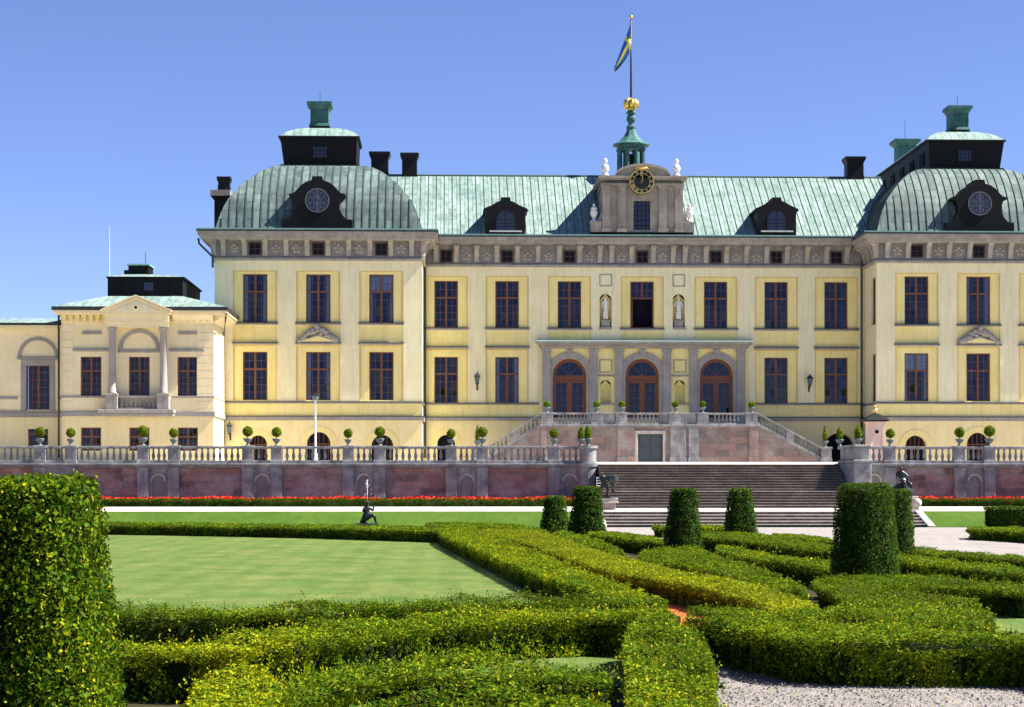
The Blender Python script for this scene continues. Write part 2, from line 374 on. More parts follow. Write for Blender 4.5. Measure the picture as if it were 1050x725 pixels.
def leafobj(name, parts, mats, parent=None, core=None, loc=(0, 0, 0)):
    V = np.vstack([x[0] for x in parts]); tint = np.concatenate([x[1] for x in parts]); n = len(V) // 4
    mi = np.zeros(n, int); nv = len(V)
    cv, cf = (core if core else ([], []))
    me = bpy.data.meshes.new(name)
    allv = np.vstack([V, np.array(cv, float).reshape(-1, 3)]) if len(cv) else V
    sizes = np.r_[np.full(n, 4), [len(f) for f in cf]].astype(int)
    loops = np.r_[np.arange(nv), np.array([nv + i for f in cf for i in f], int)].astype(int)
    me.vertices.add(len(allv)); me.vertices.foreach_set('co', (allv - np.array(loc)).ravel())
    me.loops.add(len(loops)); me.loops.foreach_set('vertex_index', loops)
    me.polygons.add(len(sizes)); me.polygons.foreach_set('loop_start', np.r_[0, np.cumsum(sizes)[:-1]].astype(int))
    for m in mats: me.materials.append(M[m])
    me.polygons.foreach_set('material_index', np.r_[mi, np.full(len(cf), 1)].astype(int))
    at = me.attributes.new('tint', 'FLOAT', 'POINT'); at.data.foreach_set('value', np.r_[tint, np.zeros(len(cv))].astype(np.float32))
    me.update(calc_edges=True); me.validate()
    return place(bpy.data.objects.new(name, me), parent, loc)
def hedge(poly, h, name, label, mat='leaf', group='clipped box hedges of the parterre', size=None, cover=2.7, z0=0.0, px=True, sprigs=30, tintf=None, cat='hedge', rough=.05, erode=.10):
    P = [G(x, y, z0 + h) for x, y in poly] if px else list(poly)
    if sum(P[i][0] * P[(i + 1) % len(P)][1] - P[(i + 1) % len(P)][0] * P[i][1] for i in range(len(P))) < 0: P = P[::-1]
    cx = sum(p[0] for p in P) / len(P); cy = sum(p[1] for p in P) / len(P)
    # subdivide and round the outline
    Q = []
    for i in range(len(P)):
        a, b = Vector(P[i]), Vector(P[(i + 1) % len(P)]); Q += [a.lerp(b, .25), a.lerp(b, .75)]
    P = Q; n = len(P)
    er = erode if px else 0
    P = [(P[i][0] - (Vector(P[(i + 1) % n]) - Vector(P[i - 1])).normalized().y * er, P[i][1] + (Vector(P[(i + 1) % n]) - Vector(P[i - 1])).normalized().x * er) for i in range(n)]
    dmin = min(p[1] for p in P); D = cy * .4 + dmin * .6
    size = size or max(.037, min(.10, 2.4 * D / F))
    Ez = h * .12
    tr = []; ins = []
    for i in range(n):
        t = (Vector(P[(i + 1) % n]) - Vector(P[i - 1])).normalized(); ins.append((P[i][0] - t.y * .15, P[i][1] + t.x * .15))
    tes = tessellate_polygon([[Vector((x, y, 0)) for x, y in P]])
    top = [[(*P[i], z0 + h) for i in t] for t in tes]
    for t in top:
        a, b, c = (Vector(q) for q in t)
        tr.append(t if (b - a).cross(c - a).z > 0 else t[::-1])
    for i in range(n):
        a, b = P[i], P[(i + 1) % n]; c, d = ins[i], ins[(i + 1) % n]
        for l0, z_0, l1, z_1 in (((c, d), z0, (c, d), z0 + h - .13), ((c, d), z0 + h - .13, (a, b), z0 + h - .02)):
            p, q, r, s = (*l0[0], z_0), (*l0[1], z_0), (*l1[1], z_1), (*l1[0], z_1); tr += [[p, q, r], [p, r, s]]
    near = D < 45
    parts = [leaves(tr, size, cover, (-.05, .05) if near else (-.05, .06), sprigs if near else 0, .17, tintf, rough, clump=.055 if near else .03, freq=4.6 if near else 2.6)]
    ci = []
    for i in range(n):
        t = (Vector(P[(i + 1) % n]) - Vector(P[i - 1])).normalized(); ci.append((P[i][0] - t.y * .19, P[i][1] + t.x * .19))
    cv = [(x, y, z0 + .01) for x, y in ci] + [(x, y, z0 + h - .09) for x, y in ci]
    cf = [[i, (i + 1) % n, n + (i + 1) % n, n + i] for i in range(n)] + [[n + t[0], n + t[1], n + t[2]] for t in tes]
    o = leafobj(name, parts, [mat, 'twigs'], None, (cv, cf), (cx, cy, z0))
    return tag(o, label, cat, group)
def frustum_tris(r0, r1, z0, z1, cx, cy, n=28, sq=1.0, rows=6):
    def pt(a, r):
        c, s = math.cos(a), math.sin(a); k = (abs(c) ** (2 * sq) + abs(s) ** (2 * sq)) ** (-1 / (2 * sq)); return cx + r * k * c, cy + r * k * s
    prof = [(r0 + (r1 - r0) * j / rows, z0 + (z1 - z0) * j / rows) for j in range(rows)] + [(r1 + .02 * (r0 - r1), z1 - .03), (r1 - .05, z1)]
    tr = []
    for (ra, za), (rb, zb) in zip(prof, prof[1:]):
        for i in range(n):
            a, b = 2 * math.pi * i / n, 2 * math.pi * (i + 1) / n
            p, q, r, s = (*pt(a, ra), za), (*pt(b, ra), za), (*pt(b, rb), zb), (*pt(a, rb), zb); tr += [[p, q, r], [p, r, s]]
    for i in range(n):
        a, b = 2 * math.pi * i / n, 2 * math.pi * (i + 1) / n; tr.append([(cx, cy, z1), (*pt(a, r1 - .05), z1), (*pt(b, r1 - .05), z1)])
    return tr
def topiary(px, D, r0, r1, h, label, sq=1.0, mat='leaf_dark', cover=2.6, size=None, tintf=None, name='yew_topiary'):
    cx, cy = X(px, D), D
    tr = frustum_tris(r0, r1, .05, h, cx, cy, 32, sq)
    size = size or max(.036, min(.085, 2.2 * D / F))
    cn = 24; cv = []
    for z, r in ((.0, r0 - .09), (h - .08, r1 - .09)):
        for i in range(cn):
            a = 2 * math.pi * i / cn; c, s = math.cos(a), math.sin(a); k = (abs(c) ** (2 * sq) + abs(s) ** (2 * sq)) ** (-1 / (2 * sq)) * (.94 if D < 20 else 1); cv.append((cx + r * k * c, cy + r * k * s, z))
    cf = [[i, (i + 1) % cn, cn + (i + 1) % cn, cn + i] for i in range(cn)] + [list(range(cn, 2 * cn))]
    o = thing(name, label, 'topiary', (cx, cy, 0), 'cone topiaries of the parterre')
    leafobj('crown', [leaves(tr, size, cover, (-.14, .03) if D < 20 else (-.06, .045), 50 if D < 20 else 0, .06, tintf, .02 if D < 20 else .04, .15, .75 if D < 20 else .5, .035 if D < 20 else .03, 5)], [mat, 'twigs'], o, (cv, cf), (cx, cy, 0))
    b = MB(); b.lathe([(.10, -.05), (.075, .1), (.06, h * .6)], 0, 0, 10); b.build('trunk', 'bark', o, True, (cx, cy, 0))
    return o
exec_parts = []
# ================================================================== SETTING
def sheet(name, pts, mat, z=None):
    b = MB(); P = [(p[0], p[1], z if z is not None else p[2]) for p in pts]
    a = sum(P[i][0] * P[(i + 1) % len(P)][1] - P[(i + 1) % len(P)][0] * P[i][1] for i in range(len(P)))
    if a < 0: P = P[::-1]
    tes = tessellate_polygon([[Vector((p[0], p[1], 0)) for p in P]])
    b.v = P; b.f = [list(t) for t in tes]
    b.f = [t if (Vector(P[t[1]]) - Vector(P[t[0]])).cross(Vector(P[t[2]]) - Vector(P[t[0]])).z > 0 else t[::-1] for t in b.f]
    b.m = [0] * len(b.f); return struct(b.build(name, mat))
XSL, XSR = X(612, DW), X(858, DW)            # upper flight
XLL, XLR = X(617.5, 101.7), X(937, 101.7)    # lower flight
sheet('ground', [(-1500, -300), (1500, -300), (1500, 2600), (-1500, 2600)], 'bank', -.02)
sheet('garden_soil', [(-60, 2), (26, 2), (26, 82), (10, 90), (-60, 82)], 'soil', -.008)
sheet('meadow', [(-120, 82), (120, 82), (120, 99), (-120, 99)], 'bank', 0.0)
sheet('lawn', [G(*p) for p in [(-60, 544.5), (118, 546.0), (300, 549), (440, 552), (455, 555), (480, 567), (510, 586), (545, 610), (640, 655), (300, 662), (-160, 670)]], 'lawn', .016)
sheet('lawn_strip', [G(*p) for p in [(380, 655), (640, 655), (640, 705), (380, 705)]], 'lawn', .012)
sheet('lawn_corner', [G(*p) for p in [(960, 605), (1090, 605), (1090, 668), (1000, 668)]], 'lawn', .012)
sheet('brick_bed', [G(*p) for p in [(470, 549), (560, 560), (860, 630), (860, 650), (650, 650), (470, 556)]], 'brickchip', .008)
sheet('gravel_court', [G(*p) for p in [(590, 541.0), (2200, 541.0), (2200, 620), (1120, 590), (960, 580), (860, 566), (780, 557), (700, 553), (640, 553), (590, 549)]], 'gravel', .012)
sheet('gravel_path', [G(*p) for p in [(735, 800), (728, 690), (745, 670), (900, 670), (1150, 676), (1500, 700), (1500, 800)]], 'gravel', .016)
for a, b_ in ((-130, XLL - .35), (XLR + .35, 130)):
    m = MB(); m.prismx([(98.9, -.05), (104, -.05), (104, .70), (101.8, .778), (101.4, .778), (98.9, .02)], a, b_); struct(m.build('grass_bank', 'bank'))
m = MB()
for a, b_ in ((-130, XLL - .35), (XLR + .35, 130), (XLL - .35, XLR + .35)):
    y0 = 101.72
    m.face([(a, y0, .788), (b_, y0, .788), (b_, 110.9, .935), (a, 110.9, .935)]); m.face([(a, 110.9, .935), (b_, 110.9, .935), (b_, 115.3, .95), (a, 115.3, .95)])
struct(m.build('upper_gravel_walk', 'pale_gravel'))
m = MB()
TX = [(-130, XSL), (XSL, XSR), (XSR, 130)]
for a, b_ in TX:
    m.face([(a, 115.16, 3.402), (b_, 115.16, 3.402), (b_, 150, 3.98), (a, 150, 3.98)]); m.face([(a, 150, 3.98), (b_, 150, 3.98), (b_, 290, 3.98), (a, 290, 3.98)])
m.face([(-130, 115.16, 0), (-130, 115.16, 3.402), (-130, 290, 3.98), (-130, 290, 0)])
struct(m.build('terrace_ground', 'pale_gravel'))
# ================================================================== GARDEN STAIRS
st = thing('garden_staircase', 'broad brown stone steps climbing from the gravel court up to the palace terrace', 'staircase', (X0, 104, 0))
m = MB()
for k in range(5):
    y0 = 99.0 + k * .54
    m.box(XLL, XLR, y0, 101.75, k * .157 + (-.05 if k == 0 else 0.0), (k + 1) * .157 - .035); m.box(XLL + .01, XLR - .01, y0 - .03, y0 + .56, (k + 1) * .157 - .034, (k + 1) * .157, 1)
m.build('lower_flight', ['steps', 'tread'], st)
m = MB(); z = .90; y = 108.0
for k in range(16):
    run = 1.35 if k == 5 else .37
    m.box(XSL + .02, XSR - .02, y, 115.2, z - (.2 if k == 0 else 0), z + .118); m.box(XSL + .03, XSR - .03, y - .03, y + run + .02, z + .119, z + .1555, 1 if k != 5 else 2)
    z += .1556; y += run
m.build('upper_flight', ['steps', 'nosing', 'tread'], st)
m = MB(); m.box(XSL + .02, XSR - .02, y - .06, y + .5, z - .14, z + .012); m.build('top_landing_kerb', 'coping', st)
for sx, xx in ((-1, XLL), (1, XLR)):
    m = MB(); x0, x1 = (xx - .36, xx - .01) if sx < 0 else (xx + .01, xx + .36)
    m.prismx([(98.6, -.05), (101.9, -.05), (101.9, .86), (101.5, .86), (98.6, .10)], x0, x1); m.build('cheek_wall', 'coping', st, bevel=.02)
m = MB(); m.lathe([(.05, .86), (.16, .88), (.10, .95), (.20, 1.08), (.24, 1.22), (.20, 1.36), (.08, 1.45)], XLR + .19, 101.7, 16); m.build('ball_finial', 'coping', st, True)
# ================================================================== BALUSTRADES
def baluster_mesh(h):
    b = MB(); b.lathe([(.075, 0), (.075, .05), (.05, .07), (.09, .16), (.105, .26), (.07, .42), (.045, .55), (.06, .6), (.045, .64), (.075, .66), (.075, .70)], n=10)
    b.v = [(x, y, z * h / .70) for x, y, z in b.v]; o = b.build('baluster', 'terrace', None, True); C.objects.unlink(o); return o.data
BAL = baluster_mesh(.68); BALP = baluster_mesh(.66)
def balusters(parent, x0, x1, y, z, me, step=.36, slope=0.0):
    n = max(1, int(round((x1 - x0) / step)))
    for i in range(n):
        xx = x0 + (i + .5) * (x1 - x0) / n
        o = bpy.data.objects.new('baluster', me); place(o, parent, (xx, y, z + slope * (xx - x0)))
POSTS_L = [-33, -65, 41, 72.5, 146.6, 178, 254, 283.5, 357, 389.5, 462.7, 494.7, 568, 601]; POSTS_L.sort()
POSTS_R = [880, 912.7, 984, 1014.7, 1088, 1120]
def terrace_wall(posts, xa, xb, label, ends):
    t = thing('terrace_wall', label, 'terrace wall', ((xa + xb) / 2, 115, .9))
    xs = [X(p, DW) for p in posts]
    m = MB(); m.box(xa, xb, 115.14, 115.9, .8, 3.22); m.build('wall', 'redstone', t)
    m = MB(); m.box(xa, xb, 114.86, 115.95, 3.222, 3.32); m.box(xa - .02, xb + .02, 114.74, 116.0, 3.322, 3.46); m.build('cornice', 'terrace', t, bevel=.02)
    m = MB(); m.box(xa, xb, 114.98, 115.13, .8, 1.25); m.build('plinth', 'terrace', t)
    for i in range(0, len(xs) - 1, 2):           # niche bays between the paired piers
        a, b_ = xs[i], xs[i + 1]; w = .36
        m = MB(); c = (a + b_) / 2; m.wall(a + .25, b_ - .25, .85, 3.22, 115.02, [(c - w, c + w, 1.2, 2.75, True)], .10)
        m.box(c - w - .02, c + w + .02, 115.125, 115.135, 1.1, 2.8, 1); m.ring(c, 2.75 - w, w, w + .09, 114.97, 115.03, mi=2); m.build('niche', ['terrace', 'stone_dark', 'coping'], t)
    for x in xs:
        m = MB(); m.box(x - .33, x + .33, 114.84, 115.12, .8, 3.221); m.box(x - .38, x + .38, 114.78, 115.12, .8, 1.15); m.box(x - .37, x + .37, 114.79, 115.12, 3.05, 3.215)
        m.build('pilaster', 'terrace', t, bevel=.03)
        m = MB(); m.box(x - .33, x + .33, 114.92, 115.52, 3.462, 4.40); m.box(x - .37, x + .37, 114.88, 115.56, 3.462, 3.64); m.box(x - .38, x + .38, 114.87, 115.57, 4.34, 4.49)
        m.build('pedestal', 'terrace', t, bevel=.02)
    allx = sorted(xs)
    segs = [(a + .37, b_ - .37) for a, b_ in zip(allx, allx[1:])]
    if ends: segs += ends
    for a, b_ in segs:
        if b_ - a < .3: continue
        m = MB(); m.box(a, b_, 114.98, 115.46, 3.463, 3.63); m.box(a, b_, 114.97, 115.47, 4.31, 4.46); s = m.build('balustrade', 'terrace', t, bevel=.015)
        balusters(s, a + .05, b_ - .05, 115.22, 3.63, BAL)
    return t
xl_end, xr_end = XSL - .05, XSR + .05
twl = terrace_wall(POSTS_L, X(-80, DW), xl_end, 'long balustraded terrace wall left of the garden steps, grey piers and red stone panels', None)
tr_ = terrace_wall(POSTS_R, xr_end, X(1140, DW), 'balustraded terrace wall right of the garden steps, with pink stone panels', [(xr_end + .1, X(880, DW) - .37)])
m = MB(); m.lathe([(.62, .8), (.62, 1.15), (.52, 1.2), (.52, 3.2), (.60, 3.26), (.62, 3.46), (.5, 3.47), (.5, 4.3), (.60, 4.34), (.60, 4.49)], xl_end - .5, 114.75, 24); m.build('round_end_pier', 'terrace', twl)
m = MB(); m.box(xr_end + .02, xr_end + 1.0, 110.3, 114.8, .8, 3.45); m.box(xr_end - .04, xr_end + 1.06, 110.24, 114.7, 3.452, 3.62); m.box(xr_end + .1, xr_end + .92, 110.4, 114.7, 3.621, 4.32); m.box(xr_end + .02, xr_end + 1.0, 110.3, 114.7, 4.321, 4.47); m.build('end_block', 'terrace', tr_, bevel=.05)
# ================================================================== PALACE
zc = lambda py, px=540: Z(py, DC, px)
zp = lambda py, px=326: Z(py, DP, px)
BASE = 3.9
palace = thing('palace', 'grand pale yellow palace with green copper roofs, two domed corner pavilions and a clock gable', 'palace', (X0, DC, BASE))
# --- one window of each kind
def window_mesh(w, h, cols=2, transom=.36, rows=(2, 4), sub=2):
    b = MB(); fr = .075
    b.box(-w / 2, -w / 2 + fr, 0, .12, 0, h); b.box(w / 2 - fr, w / 2, 0, .12, 0, h); b.box(-w / 2 + fr, w / 2 - fr, 0, .12, 0, fr); b.box(-w / 2 + fr, w / 2 - fr, 0, .12, h - fr, h)
    zt = h * (1 - transom); b.box(-w / 2 + fr, w / 2 - fr, -.015, .10, zt - .065, zt + .065); b.box(-.06, .06, -.02, .11, fr, zt - .066); b.box(-.06, .06, -.02, .11, zt + .066, h - fr)
    cw = (w - 2 * fr - .12) / 2
    for sx in (-1, 1):
        xa = .06 if sx > 0 else -.06 - cw
        for (za, zb, n) in ((fr, zt - .066, rows[1]), (zt + .066, h - fr, rows[0])):
            b.box(xa, xa + .03, .03, .08, za, zb); b.box(xa + cw - .03, xa + cw, .03, .08, za, zb)
            b.box(xa + cw / 2 - .012, xa + cw / 2 + .012, .035, .075, za, zb)
            for k in range(1, n): b.box(xa + .031, xa + cw - .031, .036, .074, za + (zb - za) * k / n - .012, za + (zb - za) * k / n + .012)
    # unlit room behind
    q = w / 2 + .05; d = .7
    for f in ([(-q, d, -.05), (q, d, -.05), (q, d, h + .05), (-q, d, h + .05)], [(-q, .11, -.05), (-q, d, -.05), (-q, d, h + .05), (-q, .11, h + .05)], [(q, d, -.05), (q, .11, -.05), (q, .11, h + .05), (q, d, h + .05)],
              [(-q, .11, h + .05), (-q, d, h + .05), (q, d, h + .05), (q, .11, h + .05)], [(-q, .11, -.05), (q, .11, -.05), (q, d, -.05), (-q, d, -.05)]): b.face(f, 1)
    o = b.build('window', ['wood', 'dark']); C.objects.unlink(o); return o.data
def pane_mesh(w, h, seed, rows=6, cols=4):
    r = random.Random(seed); b = MB(); W, Hh = w - .18, h - .18
    for i in range(cols):
        for j in range(rows):
            x0, x1 = -W / 2 + W * i / cols, -W / 2 + W * (i + 1) / cols; z0, z1 = .09 + Hh * j / rows, .09 + Hh * (j + 1) / rows
            tx, tz = r.gauss(0, .010), r.gauss(0, .016); c = lambda x, z: .058 + tx * (x - x0) + tz * (z - z0)
            b.face([(x, c(x, z), z) for x, z in ((x0, z0), (x1, z0), (x1, z1), (x0, z1))])
    o = b.build('pane', 'glass'); C.objects.unlink(o); return o.data
def curtain_mesh(w, h, kind):
    b = MB(); n = 10
    def strip(xa, xb, za, zb):
        for i in range(n):
            p, q = xa + (xb - xa) * i / n, xa + (xb - xa) * (i + 1) / n; yy = lambda k: .20 + .03 * math.sin(k * 2.6)
            b.face([(p, yy(i), za), (q, yy(i + 1), za), (q, yy(i + 1), zb), (p, yy(i), zb)])
    if kind == 'sides': strip(-w / 2 + .05, -w / 2 + .36, .1, h - .1); strip(w / 2 - .36, w / 2 - .05, .1, h - .1)
    elif kind == 'blind': strip(-w / 2 + .05, w / 2 - .05, h * .66, h - .1); strip(-w / 2 + .05, -w / 2 + .3, .1, h * .65); strip(w / 2 - .3, w / 2 - .05, .1, h * .65)
    else: strip(-w / 2 + .05, w / 2 - .05, .1, h - .1)
    o = b.build('curtain', 'curtain'); C.objects.unlink(o); return o.data
WW, WH = 1.94, 3.84
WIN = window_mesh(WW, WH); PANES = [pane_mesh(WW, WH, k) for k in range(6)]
CUR = {k: curtain_mesh(WW, WH, k) for k in ('sides', 'blind')}
SW, SH = 1.56, 2.96
SWIN = window_mesh(SW, SH); SPANE = [pane_mesh(SW, SH, k + 20) for k in range(4)]
GWIN = window_mesh(1.52, 1.75, transom=.4, rows=(1, 2)); GPANE = [pane_mesh(1.52, 1.75, k + 40, 4) for k in range(3)]
wcount = 0
def window(parent, x, y, z, kind='main', curtain=None, rz=0):
    global wcount; wcount += 1
    me, ps = {'main': (WIN, PANES), 'side': (SWIN, SPANE), 'ground': (GWIN, GPANE)}[kind]
    o = bpy.data.objects.new('window', me); place(o, parent, (x, y, z)); o.rotation_euler = (0, 0, rz)
    p = bpy.data.objects.new('pane', ps[wcount % len(ps)]); C.objects.link(p); p.parent = o
    if curtain:
        c = bpy.data.objects.new('curtain', CUR[curtain]); C.objects.link(c); c.parent = o
    return o
# --- central block
xcl, xcr = X(433, DC) - .6, 2 * XM - X(433, DC) + .6
UP = [457.5, 520, 584, 658.5, 734, 796, 857.5]; LOW = [457.5, 520, 796, 857.5]
HWb = 22
zu0, zu1 = zc(337), zc(283); zl0, zl1 = zc(413), zc(358); wz_u, wz_l = zc(336), zc(414)
xp0, xp1 = X(553, DC), X(767.5, DC)
def bx(c, hw=HWb): return X(c - hw, DC), X(c + hw, DC)
m = MB()
holes = [(*bx(c), zu0, zu1) for c in UP] + [(*bx(c), zc(355.5), zc(339.5)) for c in UP if not 553 < c < 768] + [(*bx(c), zc(349), zc(339.5)) for c in UP if 553 < c < 768]
nich = [(X(621 - 6.2, DC), X(621 + 6.2, DC), zc(335.5), zc(301), True), (X(696 - 6.2, DC), X(696 + 6.2, DC), zc(335.5), zc(301), True)]
m.wall(xcl, xcr, zc(356), zc(272), DC, holes + nich, .09)
for a, b_, cc in ((xcl, xp0, LOW[:2]), (xp1, xcr, LOW[2:])):
    m.wall(a, b_, zc(414), zc(356), DC, [(*bx(c), zl0, zl1) for c in cc], .09)
m.wall(xp0, xp1, zc(356), zc(349.5), DC, [], .1)
m.build('wall', 'cream', palace)
m = MB()
m.wall(xcl + .1, xcr - .1, zc(356.5), zc(273), DC + .091, [(X(c, DC) - WW / 2, X(c, DC) + WW / 2, wz_u, wz_u + WH) for c in UP] + nich, .24)
for a, b_, cc in ((xcl + .1, xp0, LOW[:2]), (xp1, xcr - .1, LOW[2:])):
    m.wall(a, b_, zc(414.5), zc(357), DC + .092, [(X(c, DC) - WW / 2, X(c, DC) + WW / 2, wz_l, wz_l + WH) for c in cc], .24)
    m.wall(a - .1, b_ + .1, zc(430), zc(414.2), DC + .02, [], .1)
for (a, b_, z0, z1, _) in nich:
    k = 10; c = (a + b_) / 2; r = (b_ - a) / 2; zt = z1 - r          # apsed back of the statue niches
    for i in range(k):
        t0, t1 = math.pi * i / k, math.pi * (i + 1) / k
        p0, p1 = (c - r * math.cos(t0), DC + .33 + .3 * math.sin(t0)), (c - r * math.cos(t1), DC + .33 + .3 * math.sin(t1))
        m.face([(p0[0], p0[1], z0), (p1[0], p1[1], z0), (p1[0], p1[1], zt), (p0[0], p0[1], zt)])
        m.face([(p0[0], p0[1], zt), (p1[0], p1[1], zt), (c, DC + .34, z1)])
m.build('wall_panels', 'yellow', palace)
m = MB()
def ledge(m, a, b_, y0, y1, z0, z1):
    m.box(a, b_, y0, y1, z0, z1); m.box(a - .02, b_ + .02, y0 - .04, y1, z1 + .001, z1 + .062, 1)  # second box is a dark strip standing for the ledge shadow
for c in UP: a, b_ = bx(c, 22.6); ledge(m, a, b_, DC - .14, DC + .2, zc(338.6), zc(337.0))
for c in LOW: a, b_ = bx(c, 22.6); ledge(m, a, b_, DC - .22, DC + .2, zc(357.9), zc(356.2))
for a, b_ in ((xcl, xp0 - .05), (xp1 + .05, xcr)):
    ledge(m, a, b_, DC - .12, DC + .2, zc(415.2), zc(414.0))
ledge(m, xcl, xcr, DC - .18, DC + .25, zc(431.5), zc(428.2))
m.build('string_course', ['porch', 'ledge_shade'], palace)
def shade_strips(tf, x0, x1, z0, z1, y, w=.10):
    m = MB(tf); m.box(x0 + .005, x1 - .005, y + .035, y + .092, z1 - w, z1 - .004); m.box(x0 + .005, x0 + w, y + .04, y + .092, z0 + .002, z1 - w); m.box(x1 - w, x1 - .005, y + .04, y + .092, z0 + .002, z1 - w); m.build('recess_shade_strip', 'recess_shade', palace)  # strips along the recess edges, coloured as the recess shadow
for c in UP: shade_strips(None, *bx(c), zu0, zu1, DC)
for c in LOW: shade_strips(None, *bx(c), zl0, zl1, DC)
m = MB(); m.wall(xcl, xcr, BASE - .1, zc(431), DC, [(X(457.5, DC) - .72, X(457.5, DC) + .72, BASE, zc(446), True), (X(860, DC) - 1.25, X(860, DC) + 1.25, BASE, zc(444), True)], .5)
for c, r, py in ((457.5, .72, 446), (860, 1.25, 444)):
    x = X(c, DC); m.box(x - r - .1, x + r + .1, DC + .5, DC + .55, BASE, zc(py) + .1, 1); m.ring(x, zc(py) - r, r, r + .5, DC - .05, DC + .02, n=20, mi=2)
m.build('ground_floor_wall', ['rustic', 'dark', 'yellow'], palace)
for k, c in enumerate(UP):
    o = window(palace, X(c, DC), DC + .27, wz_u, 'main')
    if c == 658.5:                            # the one standing open: no panes in its lower sashes
        for ch in list(o.children): bpy.data.objects.remove(ch)
        b = MB(); w, h = WW, WH; fr = .09; zt = h * .64
        b.box(-w / 2, -w / 2 + fr, 0, .12, 0, h); b.box(w / 2 - fr, w / 2, 0, .12, 0, h); b.box(-w / 2 + fr, w / 2 - fr, 0, .12, 0, fr); b.box(-w / 2 + fr, w / 2 - fr, 0, .12, h - fr, h)
        b.box(-w / 2 + fr, w / 2 - fr, -.015, .1, zt - .065, zt + .065); b.box(-.06, .06, -.02, .11, zt + .066, h - fr)
        for sx in (-1, 1):
            xx = sx * (w / 2 - fr - .02); b.box(xx - .02, xx + .02, -.75, -.0, fr, fr + .06); b.box(xx - .02, xx + .02, -.75, 0, zt - .13, zt - .07); b.box(xx - .02, xx + .02, -.75, -.68, fr + .06, zt - .13); b.box(xx - .02, xx + .02, -.06, 0, fr + .06, zt - .13)
            for kk in (1, 2, 3): zz = fr + (zt - fr) * kk / 4; b.box(xx - .015, xx + .015, -.68, -.06, zz - .02, zz + .02)
            b.box(xx * .5 - .016, xx * .5 + .016, .03, .08, zt + .066, h - fr)
        b.box(-w / 2 + fr, w / 2 - fr, .035, .075, zt + .62, zt + .65)
        q = w / 2 + .05; b.face([(-q, .9, -.05), (q, .9, -.05), (q, .9, h + .05), (-q, .9, h + .05)], 1); b.face([(-q, .11, -.05), (-q, .9, -.05), (-q, .9, h), (-q, .11, h)], 1); b.face([(q, .9, -.05), (q, .11, -.05), (q, .11, h), (q, .9, h)], 1)
        t = b.build('window', ['wood', 'dark']); C.objects.unlink(t); o.data = t.data; o['label'] = 'open window with its lower sashes swung out'
        p = MB(); p.face([(-w / 2 + .09, .058, zt + .06), (w / 2 - .09, .058, zt + .06), (w / 2 - .09, .058, h - .09), (-w / 2 + .09, .058, h - .09)]); p.build('pane', 'glass', o, loc=WL[o]); o.children[-1].location = (0, 0, 0)
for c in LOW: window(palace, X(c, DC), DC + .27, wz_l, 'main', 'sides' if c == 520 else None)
def frame_(c, D, py0, py1, hw, w, name, y):
    m = MB(); a, b_ = X(c - hw, D), X(c + hw, D); z0, z1 = zc(py0), zc(py1)
    m.box(a, b_, y - .05, y + .05, z0, z0 + w); m.box(a, b_, y - .05, y + .05, z1 - w, z1); m.box(a, a + w, y - .05, y + .05, z0 + w, z1 - w); m.box(b_ - w, b_, y - .05, y + .05, z0 + w, z1 - w); m.build(name, 'porch', palace)
for c in (621, 696): frame_(c, DC, 293.5, 281, 6.3, .07, 'relief_frame', DC)     # framed square reliefs above the statues
for c in (621, 697):
    m = MB(); m.box(X(c - 6.6, DC), X(c + 6.6, DC), DC - .16, DC + .5, zc(337.6), zc(335.4)); m.build('niche_sill', 'porch', palace)
# --- porch with the three doors
DOORS = [584, 658.5, 734.5]; DWd, dz0, dz1 = 17.3 * .08, 6.86, zc(367.5)
m = MB(); m.wall(xp0, xp1, 6.5, zc(356.3), DC - .1, [(X(c, DC) - DWd, X(c, DC) + DWd, 6.5, dz1, True) for c in DOORS] + [(X(c - 5.5, DC), X(c + 5.5, DC), zc(413.5), zc(389.5), True) for c in (621, 697)], .4)
for c in (621, 697):
    a, b_ = X(c - 5.5, DC), X(c + 5.5, DC); z1 = zc(389.5); cx = (a + b_) / 2; r = (b_ - a) / 2; zt = z1 - r
    for i in range(10):
        t0, t1 = math.pi * i / 10, math.pi * (i + 1) / 10
        p0, p1 = (cx - r * math.cos(t0), DC + .3 + .2 * math.sin(t0)), (cx - r * math.cos(t1), DC + .3 + .2 * math.sin(t1))
        m.face([(p0[0], p0[1], zc(414)), (p1[0], p1[1], zc(414)), (p1[0], p1[1], zt), (p0[0], p0[1], zt)]); m.face([(p0[0], p0[1], zt), (p1[0], p1[1], zt), (cx, DC + .31, z1)])
m.build('porch_wall', 'yellow', palace)
for c in (621, 697):
    frame_(c, DC, 382, 368.5, 6.5, .08, 'porch_panel_frame', DC - .10)
    m = MB(); m.box(X(c - 9, DC), X(c + 9, DC), DC - .2, DC - .05, zc(415.3), zc(413.6)); m.build('niche_sill', 'porch', palace)
    m = MB(); m.box(X(c - 9, DC), X(c + 9, DC), DC - .17, DC - .05, zc(386), zc(384)); m.build('niche_lintel', 'porch', palace)
